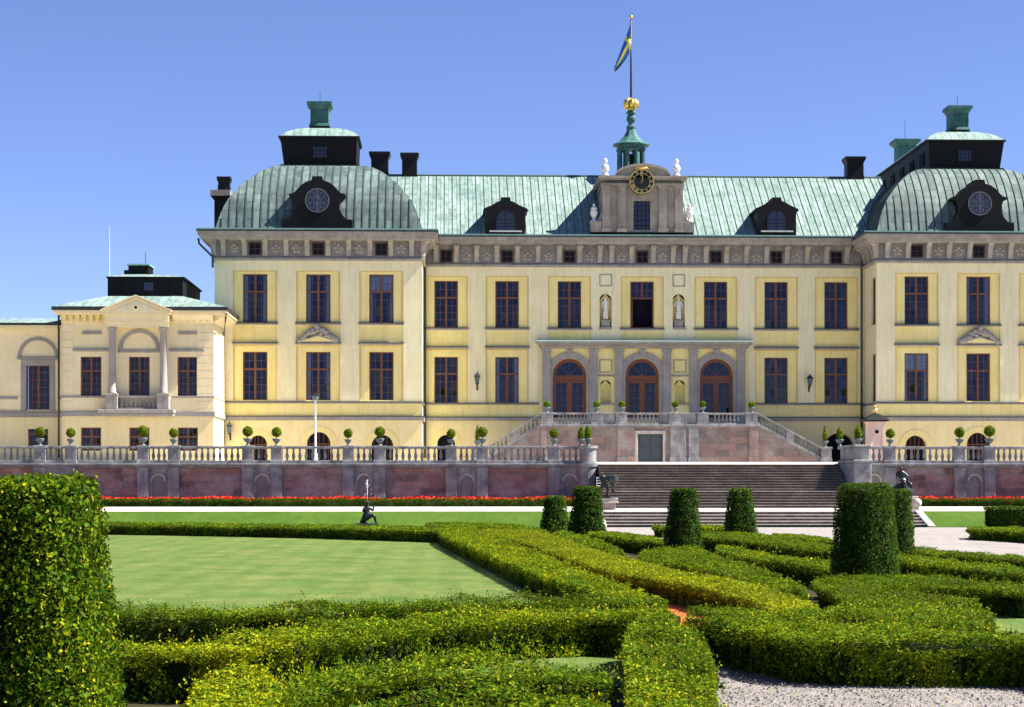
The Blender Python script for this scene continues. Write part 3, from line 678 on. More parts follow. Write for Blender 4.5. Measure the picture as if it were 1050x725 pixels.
for c in DOORS:
    x = X(c, DC); m = MB(); m.ring(x, dz1 - DWd, DWd + .01, DWd + .52, DC - .26, DC - .09, n=28)
    for s in (-1, 1): m.box(x + s * (DWd + .265) - .255, x + s * (DWd + .265) + .255, DC - .26, DC - .09, 6.6, dz1 - DWd - .12); m.box(x + s * (DWd + .265) - .3, x + s * (DWd + .265) + .3, DC - .30, DC - .09, dz1 - DWd - .119, dz1 - DWd)
    m.box(x - .22, x + .22, DC - .40, DC - .08, dz1 + .35, dz1 + .75); m.build('door_arch', 'porch', palace, bevel=.02)
    b = MB(); w = DWd; zs = dz1 - w; y0 = DC + .16
    b.ring(x, zs, w - .28, w, y0, y0 + .12, n=28); b.box(x - w, x + w, y0 - .02, y0 + .14, zs - .40, zs)
    for s in (-1, 1):
        b.box(x + s * w - .11, x + s * w + .11, y0, y0 + .12, dz0, zs - .40)
        xa, xb = (x + .03, x + w - .11) if s > 0 else (x - w + .11, x - .03)
        b.box(xa, xa + .20, y0 + .03, y0 + .1, dz0, zs - .41); b.box(xb - .20, xb, y0 + .03, y0 + .1, dz0, zs - .41); b.box(xa + .2, xb - .2, y0 + .03, y0 + .1, dz0, dz0 + 1.25); b.box(xa + .2, xb - .2, y0 + .03, y0 + .1, zs - .62, zs - .41)
        b.box(xa + .32, xb - .32, y0 + .015, y0 + .03, dz0 + .3, dz0 + 1.0)
        for kk in range(1, 4): zz = dz0 + 1.25 + (zs - .62 - dz0 - 1.25) * kk / 4; b.box(xa + .2, xb - .2, y0 + .05, y0 + .08, zz - .02, zz + .02)
        b.box((xa + xb) / 2 - .02, (xa + xb) / 2 + .02, y0 + .051, y0 + .079, dz0 + 1.25, zs - .62)
    b.box(x - .05, x + .05, y0 + .02, y0 + .11, dz0, zs - .41)
    for t in (.25, .5, .75): a = math.pi * t; b.tube([(x, y0 + .07, zs), (x + (w - .2) * math.cos(a), y0 + .07, zs + (w - .2) * math.sin(a))], .02, 4)
    b.box(x - w - .1, x + w + .1, y0 + .9, y0 + .95, dz0, dz1 + .1, 1); d = b.build('door', ['door', 'dark'], palace)
    p = MB(); p.face([(x - w + .1, y0 + .065, dz0 + 1.2), (x + w - .1, y0 + .065, dz0 + 1.2), (x + w - .1, y0 + .065, zs - .5), (x - w + .1, y0 + .065, zs - .5)])
    p.face([(x + (w - .2) * math.cos(math.pi * i / 20), y0 + .066, zs + (w - .2) * math.sin(math.pi * i / 20)) for i in range(21)]); p.build('pane', 'glass', d)
    q = MB(); q.tube([(x - .12, y0 - .05, dz0 + 1.15), (x - .12, y0 - .05, dz0 + 1.4)], .025, 6); q.tube([(x + .12, y0 - .05, dz0 + 1.15), (x + .12, y0 - .05, dz0 + 1.4)], .025, 6); q.build('handle', 'gold', d)
for c in (560, 608.5, 634.5, 683.5, 710.5, 759.5):
    x = X(c, DC); m = MB(); m.box(x - .34, x + .34, DC - .34, DC - .08, 6.5, zc(361)); m.box(x - .41, x + .41, DC - .42, DC - .08, 6.5, 7.3); m.box(x - .40, x + .40, DC - .42, DC - .08, zc(361) + .002, zc(357.5)); m.build('pilaster', 'porch', palace, bevel=.02)
m = MB(); a, b_ = X(554, DC), X(766, DC)
m.box(a, b_, DC - .44, DC - .02, zc(357.4), zc(354.6)); m.box(a - .15, b_ + .15, DC - .62, DC - .02, zc(354.5), zc(353)); m.box(a - .35, b_ + .35, DC - .95, DC - .02, zc(352.9), zc(351)); m.build('entablature', 'stone', palace, bevel=.02)
m = MB(); m.prismx([(DC - 1.02, zc(350.9)), (DC - 1.02, zc(350.0)), (DC - .02, zc(348.6)), (DC - .02, zc(350.9))], a - .42, b_ + .42); m.build('canopy_roof', 'leadroof', palace)
# --- frieze, brackets and cornices
HB = None
def bracket_mesh():
    b = MB(); h = 1.42
    b.prismx([(0, 0), (-.16, .0), (-.22, .35), (-.42, .95), (-.85, 1.18), (-.85, h), (0, h)], -.19, .19); b.prismx([(-.02, 1.15), (-.90, 1.15), (-.90, 1.30), (-.02, 1.30)], -.25, .25); b.prismx([(0, .15), (-.21, .15), (-.25, .4), (-.40, .85), (-.43, .9), (0, .9)], -.09, .09, 0)
    o = b.build('bracket', 'stone', bevel=.02); C.objects.unlink(o); return o
BR = bracket_mesh()
def bracket(x, y, z, rz=0):
    o = BR.copy(); place(o, palace, (x, y, z)); o.rotation_euler = (0, 0, rz)
def frieze_window(x, y, z, w=.5, h=.52):
    b = MB(); b.box(-w, -w + .1, -.06, .05, 0, 2 * h); b.box(w - .1, w, -.06, .05, 0, 2 * h); b.box(-w + .1, w - .1, -.06, .05, 0, .1); b.box(-w + .1, w - .1, -.06, .05, 2 * h - .1, 2 * h); b.face([(-w + .1, -.004, .1), (w - .1, -.004, .1), (w - .1, -.004, 2 * h - .1), (-w + .1, -.004, 2 * h - .1)], 1)
    b.box(-.02, .02, -.03, -.006, .1, 2 * h - .1, 0); b.box(-w + .1, w - .1, -.031, -.007, h - .02, h + .02)
    b.build('frieze_window', ['darkwood', 'dark'], palace, loc=(x, y, z))
zf0c, zf1c = zc(273.8), zc(251.2)
m = MB(); m.box(xcl, xcr, DC - .02, DC + 1, zf0c, zf1c + .02); m.build('frieze', 'stone_dark', palace)
m = MB(); m.box(xcl, xcr, DC - .24, DC + .5, zf0c - .02, zf0c + .16); m.box(xcl, xcr, DC - .15, DC + .5, zf0c + .161, zf0c + .25)
m.box(xcl, xcr, DC - 1.05, DC + .5, zf1c, zf1c + .28); m.box(xcl, xcr, DC - 1.25, DC + .5, zf1c + .281, zf1c + .52); m.build('cornice', 'stone', palace, bevel=.02)
m = MB(); m.box(xcl, xcr, DC - 1.36, DC + .5, zf1c + .522, zf1c + .60); m.box(xcl, xcr, DC - 1.3, DC - 1.12, zf1c + .60, zf1c + .72, 1); m.build('gutter', ['gutter', 'copper_edge'], palace)
zbr = zf0c + .26
bs = [447, 468, 488.7, 509.5, 530.5, 551.5, 573.5, 594.5, 615, 627, 647.5, 669.5, 690, 702, 723.5, 744.5, 765, 785.5, 806.5, 827, 847, 868]
for p in bs: bracket(X(p, DC), DC - .02, zbr + .1)
for c in UP: frieze_window(X(c, DC), DC - .02, zf0c + .34)
m = MB()
for i in range(5):
    n0 = len(m.v); m.lathe([(.16, 0), (.12, .06), (.02, .09)], 0, 0, 7); ox, oz = .26 * math.cos(1.2566 * i + .3), .26 * math.sin(1.2566 * i + .3)
    m.v[n0:] = [(vx + ox, -vz, vy + oz) for vx, vy, vz in m.v[n0:]]
m.lathe([(.1, 0), (.02, .1)], 0, 0, 7); m.v[-14:] = [(vx, -vz, vy) for vx, vy, vz in m.v[-14:]]
ROS = m.build('frieze_rosette', 'stone'); C.objects.unlink(ROS)
def rosette(x, y, z): o = ROS.copy(); place(o, palace, (x, y, z))
for a, b_ in zip(bs, bs[1:]):
    c = (a + b_) / 2
    if b_ - a < 15 or min(abs(c - u) for u in UP) < 4: continue
    rosette(X(c, DC), DC - .022, zf0c + .88)
# --- main roof
zeR = zf1c + .60; yR0, yR1 = DC - 1.18, 168.0; zrR = Z(180.5, 168, 500)
xr0, xr1 = X(392, 168), 2 * X0 - X(392, 168)
m = MB(); L = math.hypot(yR1 - yR0, zrR - zeR)
m.face([(xr0, yR0, zeR), (xr1, yR0, zeR), (xr1, yR1, zrR), (xr0, yR1, zrR)], 0, [(xr0, 0), (xr1, 0), (xr1, L), (xr0, L)])
m.face([(xr1, yR1, zrR), (xr1, 2 * yR1 - yR0, zeR), (xr0, 2 * yR1 - yR0, zeR), (xr0, yR1, zrR)], 0, [(xr1, 0), (xr1, L), (xr0, L), (xr0, 0)][::1])
n = int((xr1 - xr0) / .67)
for i in range(n + 1):
    x = xr0 + .67 * i; d = (Vector((0, yR1 - yR0, zrR - zeR))).normalized(); nrm = Vector((0, -d.z, d.y)) * .05
    m.mesh([(x - .022, yR0, zeR), (x + .022, yR0, zeR), (x + .022, yR0 + nrm.y, zeR + nrm.z), (x - .022, yR0 + nrm.y, zeR + nrm.z), (x - .022, yR1, zrR), (x + .022, yR1, zrR), (x + .022, yR1 + nrm.y, zrR + nrm.z), (x - .022, yR1 + nrm.y, zrR + nrm.z)],
           [(0, 3, 7, 4), (1, 5, 6, 2), (3, 2, 6, 7)], 1)
m.tube([(xr0, yR1, zrR + .03), (xr1, yR1, zrR + .03)], .09, 8, 1)
m.face([(xr0, 2 * yR1 - yR0 - .5, 3), (xr1, 2 * yR1 - yR0 - .5, 3), (xr1, 2 * yR1 - yR0 - .5, zeR), (xr0, 2 * yR1 - yR0 - .5, zeR)], 2)
m.build('roof', ['copper', 'seam', 'cream'], palace)
def dormer(x, y, z0, prof, depth, win, parent):
    P = [(x + a, z0 + h) for a, h in prof] + [(x - a, z0 + h) for a, h in prof[::-1]]
    m = MB(); m.prism(P, y, y + depth); d = m.build('dormer', 'black', parent, bevel=.03)
    b = MB()
    if win == 'round':
        r = .96; c = z0 + 2.30
        b.ring(x, c, r - .07, r, y - .06, y + .02, 0, 2 * math.pi, 36); b.disc(x, c, r - .02, y - .012, 32, 1)
        for k in range(8):
            a = math.pi / 4 * k; b.ring(x + .48 * math.cos(a), c + .48 * math.sin(a), .26, .29, y - .035, y - .014, 0, 2 * math.pi, 14)
        b.box(x - .03, x + .03, y - .05, y - .015, c - r + .05, c + r - .05)
        b.build('round_window', ['tracery', 'blueglass'], d)
    else:
        w = .82; zb = z0 + .42; zt = z0 + 1.28
        b.ring(x, zt, w - .1, w, y - .06, y + .02, n=20, mi=0); b.box(x - w, x - w + .1, y - .06, y + .02, zb, zt); b.box(x + w - .1, x + w, y - .06, y + .02, zb, zt); b.box(x - .04, x + .04, y - .05, y, zb, zt + w - .1)
        for t in (.33, .66, 1): b.box(x - w + .1, x + w - .1, y - .04, y - .001, zb + (zt - zb) * t - .025, zb + (zt - zb) * t + .025)
        b.face([(x - w + .1, y - .012, zb), (x + w - .1, y - .012, zb)] + [(x + (w - .05) * math.cos(math.pi * i / 16), y - .012, zt + (w - .05) * math.sin(math.pi * i / 16)) for i in range(17)], 1)
        b.box(x - w - .5, x + w + .5, y - .22, y, zb - .14, zb - .04, 2)
        b.build('arched_window', ['chimney', 'blueglass', 'statue_grey'], d)
    return d
M['tracery'] = plain('muted_grey_tracery', (.13, .13, .15), .7)
M['blueglass'] = plain('dark_blue_glass', (.02, .025, .05), .12, 0, .5)
s_ = .0803
cd = [(20 * s_, 0), (20 * s_, .05)] + [(20 * s_, (241 - 217) * s_), (23 * s_, (241 - 215.5) * s_), (22 * s_, (241 - 213.5) * s_), (14 * s_, (241 - 210) * s_), (8 * s_, (241 - 206.5) * s_), (5 * s_, (241 - 205.5) * s_), (4.6 * s_, (241 - 202) * s_)]
for c in (518.5, 796.5): dormer(X(c, 158.95), 158.95, Z(241.5, 158.95, c), cd, 6.5, 'arch', palace)
# --- corner pavilions (the right one mirrors the left one)
CXP = X(326.3, DP)
XPL, XPR = X(220, DP), X(433, DP)
PB = [261.5, 326.3, 391]
def pavilion(mir):
    tf = (lambda p: (2 * XM - p[0], p[1], p[2])) if mir else None
    mx = (lambda x: 2 * XM - x) if mir else (lambda x: x)
    D = DP; hw = 22.5
    pz_u, pz_l = zp(330.6), zp(410.3)
    def b2(c, h=hw): return X(c - h, D), X(c + h, D)
    m = MB(tf)
    m.wall(XPL, XPR, zp(413), zp(266), D, [(*b2(c), zp(331.5), zp(277.5)) for c in PB] + [(*b2(c), zp(351), zp(333.5)) for c in PB] + [(*b2(c), zp(411), zp(354)) for c in PB], .09)
    back = D + 34
    side_h = [(155.9, 157.7, zp(331.5), zp(277.5)), (155.9, 157.7, zp(411), zp(354))]
    # the two flanks: quads with openings on the flank towards the main block
    b = MB(); b.wall(D, back, BASE - .1, zp(266), 0, [(155.6, 157.4, pz_u, pz_u + WH), (155.6, 157.4, pz_l, pz_l + WH)], .25)
    m.mesh([(XPR - v[1], v[0], v[2]) for v in b.v], b.f)
    m.face([(XPL, back, BASE), (XPL, D, BASE), (XPL, D, zp(266)), (XPL, back, zp(266))]); m.face([(XPR, back, BASE), (XPL, back, BASE), (XPL, back, zp(266)), (XPR, back, zp(266))])
    m.build('wall', 'cream', palace)
    m = MB(tf); m.wall(XPL + .1, XPR - .1, zp(412.5), zp(267), D + .091, [(X(c, D) - WW / 2, X(c, D) + WW / 2, z, z + WH) for c in PB for z in (pz_u, pz_l)], .24)
    m.wall(XPL, XPR, zp(428), zp(413), D + .012, [], .1)
    m.build('wall_panels', 'yellow', palace)
    m = MB(tf)
    for c in PB:
        a, q = b2(c, 23.2); ledge(m, a, q, D - .14, D + .2, zp(333.2), zp(331.7)); ledge(m, a, q, D - .22, D + .2, zp(353.5), zp(352))
    ledge(m, XPL - .12, XPR + .12, D - .12, back, zp(413.8), zp(412.5)); ledge(m, XPL - .17, XPR + .17, D - .18, back, zp(431), zp(427.3))
    m.build('string_course', ['porch', 'ledge_shade'], palace)
    for c in PB:
        for z0_, z1_ in ((331.5, 277.5), (411, 354)): shade_strips(tf, *b2(c), zp(z0_), zp(z1_), D)
    m = MB(tf); ar = [(X(264.5, D), .72, 446.5), (X(326.7, D), .93, 443), (X(392, D), .86, 446)]
    m.wall(XPL, XPR, BASE - .1, zp(430.5), D, [(x - r, x + r, BASE, zp(py), True) for x, r, py in ar], .5)
    for x, r, py in ar:
        m.box(x - r - .1, x + r + .1, D + .5, D + .55, BASE, zp(py) + .1, 1); m.ring(x, zp(py) - r, r, r + .48, D - .05, D + .02, n=20, mi=2)
        for t in range(5): m.box(x - .02 + (t - 2) * r * .4, x + .02 + (t - 2) * r * .4, D + .42, D + .46, BASE, zp(py) - r * (1 - math.sqrt(max(0, 1 - ((t - 2) * .4) ** 2))) - .02, 3)
        m.box(x - r, x + r, D + .42, D + .47, zp(py) - r - .05, zp(py) - r + .03, 3)
    m.build('ground_floor_wall', ['rustic', 'dark', 'yellow', 'wood'], palace)
    cur = {(0, 0): 'sides', (0, 1): 'sides', (0, 2): 'blind', (1, 1): 'sides'} if not mir else {(0, 1): 'sides', (1, 2): 'blind'}
    for r, z in enumerate((pz_u, pz_l)):
        for k, c in enumerate(PB): window(palace, mx(X(c, D)), D + .27, z, 'main', cur.get((r, k)))
        window(palace, mx(XPR - .22), 156.5, z, 'main', None, math.pi / 2 * (-1 if mir else 1))
    z0, z1 = zp(267.3), zp(246.8)
    m = MB(tf); m.box(XPL + .02, XPR - .02, D - .02, back - .1, z0, z1 + .02); m.build('frieze', 'stone_dark', palace)
    m = MB(tf); m.box(XPL - .22, XPR + .22, D - .24, back, z0 - .02, z0 + .16); m.box(XPL - .13, XPR + .13, D - .15, back, z0 + .161, z0 + .25)
    m.box(XPL - 1.0, XPR + 1.0, D - 1.05, back + .5, z1, z1 + .30); m.box(XPL - 1.2, XPR + 1.2, D - 1.25, back + .7, z1 + .301, z1 + .60); m.build('cornice', 'stone', palace, bevel=.02)
    m = MB(tf); m.box(XPL - 1.3, XPR + 1.3, D - 1.36, back + .8, z1 + .602, z1 + .70); m.box(XPL - 1.25, XPR + 1.25, D - 1.30, D - 1.10, z1 + .701, z1 + .82, 1); m.build('gutter', ['gutter', 'copper_edge'], palace)
    bp = [229.2 + 21.45 * i for i in range(10)]
    for p in bp: bracket(mx(X(p, D)), D - .02, z0 + .36)
    for sy in range(6):
        bracket(mx(XPR - .02), D + .8 + sy * 1.66, z0 + .36, math.pi / 2 * (-1 if mir else 1)); bracket(mx(XPL + .02), D + .8 + sy * 1.66, z0 + .36, -math.pi / 2 * (-1 if mir else 1))
    for sx, xx in ((-1, XPL + .02), (1, XPR - .02)): bracket(mx(xx), D, z0 + .36, sx * math.pi / 4 * (-1 if mir else 1))
    for c in PB: frieze_window(mx(X(c, D)), D - .02, z0 + .40)
    for i in (0, 2, 3, 5, 6, 8): rosette(mx(X(bp[i] + 10.7, D)), D - .022, z0 + .95)
    # sculpted pediment over the middle lower window
    m = MB(tf); x = CXP; w = 23 * .0776
    m.prism([(x - w, zp(351.2)), (x + w, zp(351.2)), (x, zp(343))], D - .30, D + .12); m.prism([(x - w * .78, zp(350.2)), (x + w * .78, zp(350.2)), (x, zp(344.8))], D - .33, D - .295, 1)
    rr = random.Random(5)
    for i in range(70):
        t = rr.uniform(-1, 1); top = (1 - abs(t)) * 17 + 2.5; zz = zp(351 - (1 - abs(t)) * 8 - rr.uniform(.2, .9) * (top - (1 - abs(t)) * 8))
        n0 = len(m.v); r = rr.uniform(.12, .27); m.lathe([(.02, -r), (r * .8, -r * .5), (r, 0), (r * .8, r * .5), (.02, r)], x + t * w * .86, D - .20, 7, 0); m.v[n0:] = [(vx, vy, vz + zz) for vx, vy, vz in m.v[n0:]]
    m.build('pediment_sculpture', ['porch', 'yellow'], palace, smooth=False)
    # dome roof
    zbase = z1 + .70; rings = []
    for px, py in ((222, 234.5), (226, 223.5), (230.5, 212.5), (235.5, 204), (241, 197.5), (247, 191.5), (254, 185.5), (261.5, 180), (270, 175), (279, 171.6), (288, 170)):
        d = 0
        for _ in range(12): d = max(0, X(px, D + d) - XPL)
        rings.append((d, Z(py, D + d, px)))
    m = MB(tf); x0, x1, y0, y1 = XPL - .1, XPR + .1, D - .1, back
    m.face([(x0 - 1.1, y0 - 1.1, zbase), (x1 + 1.1, y0 - 1.1, zbase), (x1, y0, rings[0][1]), (x0, y0, rings[0][1])], 0, [(x0, -1), (x1, -1), (x1, 0), (x0, 0)])
    m.face([(x1 + 1.1, y0 - 1.1, zbase), (x1 + 1.1, y1 + .5, zbase), (x1, y1, rings[0][1]), (x1, y0, rings[0][1])], 0, [(y0, -1), (y1, -1), (y1, 0), (y0, 0)])
    m.face([(x0 - 1.1, y1 + .5, zbase), (x0 - 1.1, y0 - 1.1, zbase), (x0, y0, rings[0][1]), (x0, y1, rings[0][1])], 0, [(y1, -1), (y0, -1), (y0, 0), (y1, 0)])
    s = 0
    for (da, za), (db, zb) in zip(rings, rings[1:]):
        sl = math.hypot(db - da, zb - za); A = (x0 + da, x1 - da, y0 + da, y1 - da); B = (x0 + db, x1 - db, y0 + db, y1 - db)
        m.face([(A[0], A[2], za), (A[1], A[2], za), (B[1], B[2], zb), (B[0], B[2], zb)], 0, [(A[0], s), (A[1], s), (B[1], s + sl), (B[0], s + sl)])
        m.face([(A[1], A[2], za), (A[1], A[3], za), (B[1], B[3], zb), (B[1], B[2], zb)], 0, [(A[2], s), (A[3], s), (B[3], s + sl), (B[2], s + sl)])
        m.face([(A[0], A[3], za), (A[0], A[2], za), (B[0], B[2], zb), (B[0], B[3], zb)], 0, [(A[3], s), (A[2], s), (B[2], s + sl), (B[3], s + sl)])
        m.face([(A[1], A[3], za), (A[0], A[3], za), (B[0], B[3], zb), (B[1], B[3], zb)], 0, [(A[1], s), (A[0], s), (B[0], s + sl), (B[1], s + sl)])
        s += sl
    d = rings[-1][0]; zt = rings[-1][1]; m.face([(x0 + d, y0 + d, zt), (x1 - d, y0 + d, zt), (x1 - d, y1 - d, zt), (x0 + d, y1 - d, zt)], 0, [(x0 + d, s), (x1 - d, s), (x1 - d, s + 20), (x0 + d, s + 20)])
    # standing seams follow the curve of the roof
    def inset_ok(t, dd, a, q): return a + dd <= t <= q - dd
    for face in range(3):
        a, q = (x0, x1) if face == 0 else (y0, y1); k = int((q - a) / .62)
        for i in range(1, k):
            t = a + .62 * i; pts = []
            for dd, zz in rings:
                if not inset_ok(t, dd, a, q): break
                pts.append((t, y0 + dd, zz) if face == 0 else ((x1 - dd, t, zz) if face == 1 else (x0 + dd, t, zz)))
            if len(pts) < 2: continue
            for p, r_ in zip(pts, pts[1:]):
                h = .022; u = .045
                if face == 0: f = [(p[0] - h, p[1], p[2]), (p[0] - h, p[1] - u, p[2] + u), (p[0] + h, p[1] - u, p[2] + u), (p[0] + h, p[1], p[2]), (r_[0] - h, r_[1], r_[2]), (r_[0] - h, r_[1] - u, r_[2] + u), (r_[0] + h, r_[1] - u, r_[2] + u), (r_[0] + h, r_[1], r_[2])]
                else:
                    sg = 1 if face == 1 else -1; f = [(p[0], p[1] - h, p[2]), (p[0] + sg * u, p[1] - h, p[2] + u), (p[0] + sg * u, p[1] + h, p[2] + u), (p[0], p[1] + h, p[2]), (r_[0], r_[1] - h, r_[2]), (r_[0] + sg * u, r_[1] - h, r_[2] + u), (r_[0] + sg * u, r_[1] + h, r_[2] + u), (r_[0], r_[1] + h, r_[2])]
                m.mesh(f, [(0, 4, 5, 1), (1, 5, 6, 2), (2, 6, 7, 3)] if face != 1 else [(0, 1, 5, 4), (1, 2, 6, 5), (2, 3, 7, 6)], 1)
    m.build('dome_roof', ['copper_dome', 'seam'], palace)
    # lantern: a dark clerestory on the dome with its own curved copper roof and a vent stack
    yl = y0 + d + .25; Dl = yl; LL, LR = X(291.5, Dl), X(365, Dl); dep = 27 if mir else 5.0; zl1 = Z(141.5, Dl, 326)
    m = MB(tf); m.tbox((LL, LR, yl, yl + dep, zt - .1), (LL - .32, LR + .1, yl - .22, yl + dep + .2, zl1)); m.box(LL - .3, LR + .3, yl - .25, yl + dep + .2, zt - .05, zt + .12, 1)
    m.box(LL - .46, LR + .22, yl - .36, yl + dep + .3, zl1 + .001, zl1 + .12, 1)
    la = m.build('lantern', ['black', 'chimney'], palace)
    m = MB(tf); c = (LL + LR) / 2; hw_ = (LR - LL) / 2 + .3; hd = dep / 2 + .3; cy = yl + dep / 2; pr = [(0, 0), (.5, .42), (1.1, .74), (1.9, .98), (2.5, 1.05)]
    for (da, ha), (db, hb) in zip(pr, pr[1:]):
        da, db = min(da, hd - .1), min(db, hd - .05)
        A = (c - hw_ + da, c + hw_ - da, cy - hd + da, cy + hd - da); B = (c - hw_ + db, c + hw_ - db, cy - hd + db, cy + hd - db); za, zb = zl1 + .122 + ha, zl1 + .122 + hb
        for q, w in (([(A[0], A[2]), (A[1], A[2]), (B[1], B[2]), (B[0], B[2])], 0), ([(A[1], A[2]), (A[1], A[3]), (B[1], B[3]), (B[1], B[2])], 1), ([(A[1], A[3]), (A[0], A[3]), (B[0], B[3]), (B[1], B[3])], 0), ([(A[0], A[3]), (A[0], A[2]), (B[0], B[2]), (B[0], B[3])], 1)):
            m.face([(q[0][0], q[0][1], za), (q[1][0], q[1][1], za), (q[2][0], q[2][1], zb), (q[3][0], q[3][1], zb)], 0, [(q[k][w], (da, da, db, db)[k]) for k in range(4)])
    m.face([(B[0], B[2], zb), (B[1], B[2], zb), (B[1], B[3], zb), (B[0], B[3], zb)], 0, [(B[0], 3), (B[1], 3), (B[1], 9), (B[0], 9)])
    m.build('lantern_roof', 'copper', la)
    def lw(x, y, flank=False):
        b = MB(); w, h = .62, .95; zz = zt + .62
        b.box(-w, w, -.06, .2, zz, zz + .08); b.box(-w, w, -.06, .2, zz + h, zz + h + .08); b.box(-w, -w + .08, -.06, .2, zz + .08, zz + h); b.box(w - .08, w, -.06, .2, zz + .08, zz + h)
        for k in range(1, 4): b.box(-w + w * k / 2 - .02, -w + w * k / 2 + .02, -.05, .05, zz + .08, zz + h)
        for k in range(1, 3): b.box(-w + .08, w - .08, -.049, .05, zz + h * k / 3 - .02, zz + h * k / 3 + .02)
        b.face([(-w, -.015, zz), (w, -.015, zz), (w, -.015, zz + h), (-w, -.015, zz + h)], 1)
        if flank: b.v = [(x + vy, y + vx, vz) for vx, vy, vz in b.v]; b.f = [f[::-1] for f in b.f]
        else: b.v = [(x + vx, y + vy, vz) for vx, vy, vz in b.v]
        b.build('lantern_window', ['chimney', 'glass' if False else 'blueglass'], la)
    lw(mx(c), yl - .14)
    if mir:
        for k in range(7): lw(mx(LR) - .10, yl + 2.2 + 3.6 * k, True)
    def stack(px, Dv, top=105.5, mat='teal'):
        xx = X(px, Dv); zc_ = Z(134.5, Dv, px); zt_ = Z(top, Dv, px); h = zt_ - zc_; m = MB(tf); w = .0802 * 10.2
        m.box(xx - w, xx + w, Dv - w, Dv + w, zc_ - 1.2, zc_ + .3, 1); m.tbox((xx - w * 1.06, xx + w * 1.06, Dv - w * 1.06, Dv + w * 1.06, zc_ + .3), (xx - w * .92, xx + w * .92, Dv - w * .92, Dv + w * .92, zc_ + .62))
        m.box(xx - w * .92, xx + w * .92, Dv - w * .92, Dv + w * .92, zc_ + .621, zc_ + h * .72)
        for k in range(-2, 3): m.box(xx + k * w * .42 - .04, xx + k * w * .42 + .04, Dv - w * .92 - .05, Dv - w * .92, zc_ + .65, zc_ + h * .70)
        m.tbox((xx - w * .95, xx + w * .95, Dv - w * .95, Dv + w * .95, zc_ + h * .721), (xx - w * 1.15, xx + w * 1.15, Dv - w * 1.15, Dv + w * 1.15, zc_ + h * .86)); m.box(xx - w * 1.26, xx + w * 1.26, Dv - w * 1.26, Dv + w * 1.26, zc_ + h * .861, zt_ - .06)
        m.tbox((xx - w * 1.24, xx + w * 1.24, Dv - w * 1.24, Dv + w * 1.24, zt_ - .059), (xx - .3, xx + .3, Dv - .3, Dv + .3, zt_ + .08), 2); m.tube([(xx, Dv, zt_), (xx, Dv, zt_ + .9)], .02, 5, 1)
        m.build('vent_stack', [mat, 'chimney', 'copper_edge'], palace)
    stack(328.2, yl + 3.0)
    if mir:
        Db = yl + 24; m2 = X(928, Db); xx = 2 * XM - m2; px_ = 0
        u = xx / Db; pxx = 525 + F * (u - math.tan(TH)) / (1 + u * math.tan(TH)); w_ = lambda: None
        zt_ = Z(144.5, Db, 928); m = MB(tf); w = .95
        m.box(xx - w * .9, xx + w * .9, Db - w * .9, Db + w * .9, zt_ - 3, zt_ - .55); m.tbox((xx - w * .95, xx + w * .95, Db - w * .95, Db + w * .95, zt_ - .55), (xx - w * 1.25, xx + w * 1.25, Db - w * 1.25, Db + w * 1.25, zt_ - .25)); m.box(xx - w * 1.3, xx + w * 1.3, Db - w * 1.3, Db + w * 1.3, zt_ - .249, zt_); m.tube([(xx, Db, zt_), (xx, Db, zt_ + 2)], .03, 5)
        m.build('vent_stack', 'teal', palace)
    q = .0776
    dp = [(36 * q, 0), (36 * q, 10 * q), (29.5 * q, 11 * q), (25.5 * q, 15.5 * q), (23 * q, 21 * q), (23.2 * q, 28 * q), (24.5 * q, 32 * q), (29 * q, 34.3 * q), (29 * q, 36.3 * q), (24 * q, 37.5 * q), (20.5 * q, 41 * q), (17 * q, 45 * q), (12 * q, 48.5 * q), (5.8 * q, 50.5 * q), (5 * q, 54.5 * q)]
    dormer(mx(X(325.3, D)), D - .05, zp(235.3), dp, 5.2, 'round', palace)
    return rings
R1 = pavilion(False); pavilion(True)
# chimneys on the main roof
def chimney(px, D, hw, top, bot, label=None):
    x = X(px, D); k = D / F; zt, zb = Z(top, D, px), Z(bot, D, px); w = hw * k; m = MB()
    m.box(x - w * .8, x + w * .8, D - w * .8, D + w * .8, zb - 3, zt - .5); m.tbox((x - w * .82, x + w * .82, D - w * .82, D + w * .82, zt - .5), (x - w, x + w, D - w, D + w, zt - .2)); m.box(x - w, x + w, D - w, D + w, zt - .199, zt)
    m.box(x - w * .86, x + w * .86, D - w * .86, D + w * .86, zb + .1, zb + .5, 0); m.build('chimney', ['chimney'], palace)
chimney(389.5, 169.5, 10.8, 157, 184); chimney(420, 168.5, 9.5, 158, 186); chimney(875.5, 168.5, 10.5, 162, 187); chimney(230, 166, 7, 182, 197)
m = MB(); x0_, x1_ = X(217.5, 166), X(239, 166); m.box(x0_ + .3, x1_ - .1, 165, 167, 22, Z(207, 166, 230)); m.tbox((x0_ + .3, x1_ - .1, 165, 167, Z(207, 166, 230)), (x0_, x1_ - .1, 164.7, 167.3, Z(203, 166, 230))); m.box(x0_, x1_ - .1, 164.7, 167.3, Z(202.9, 166, 230), Z(197, 166, 230), 1); m.build('chimney', ['chimney', 'gable'], palace)
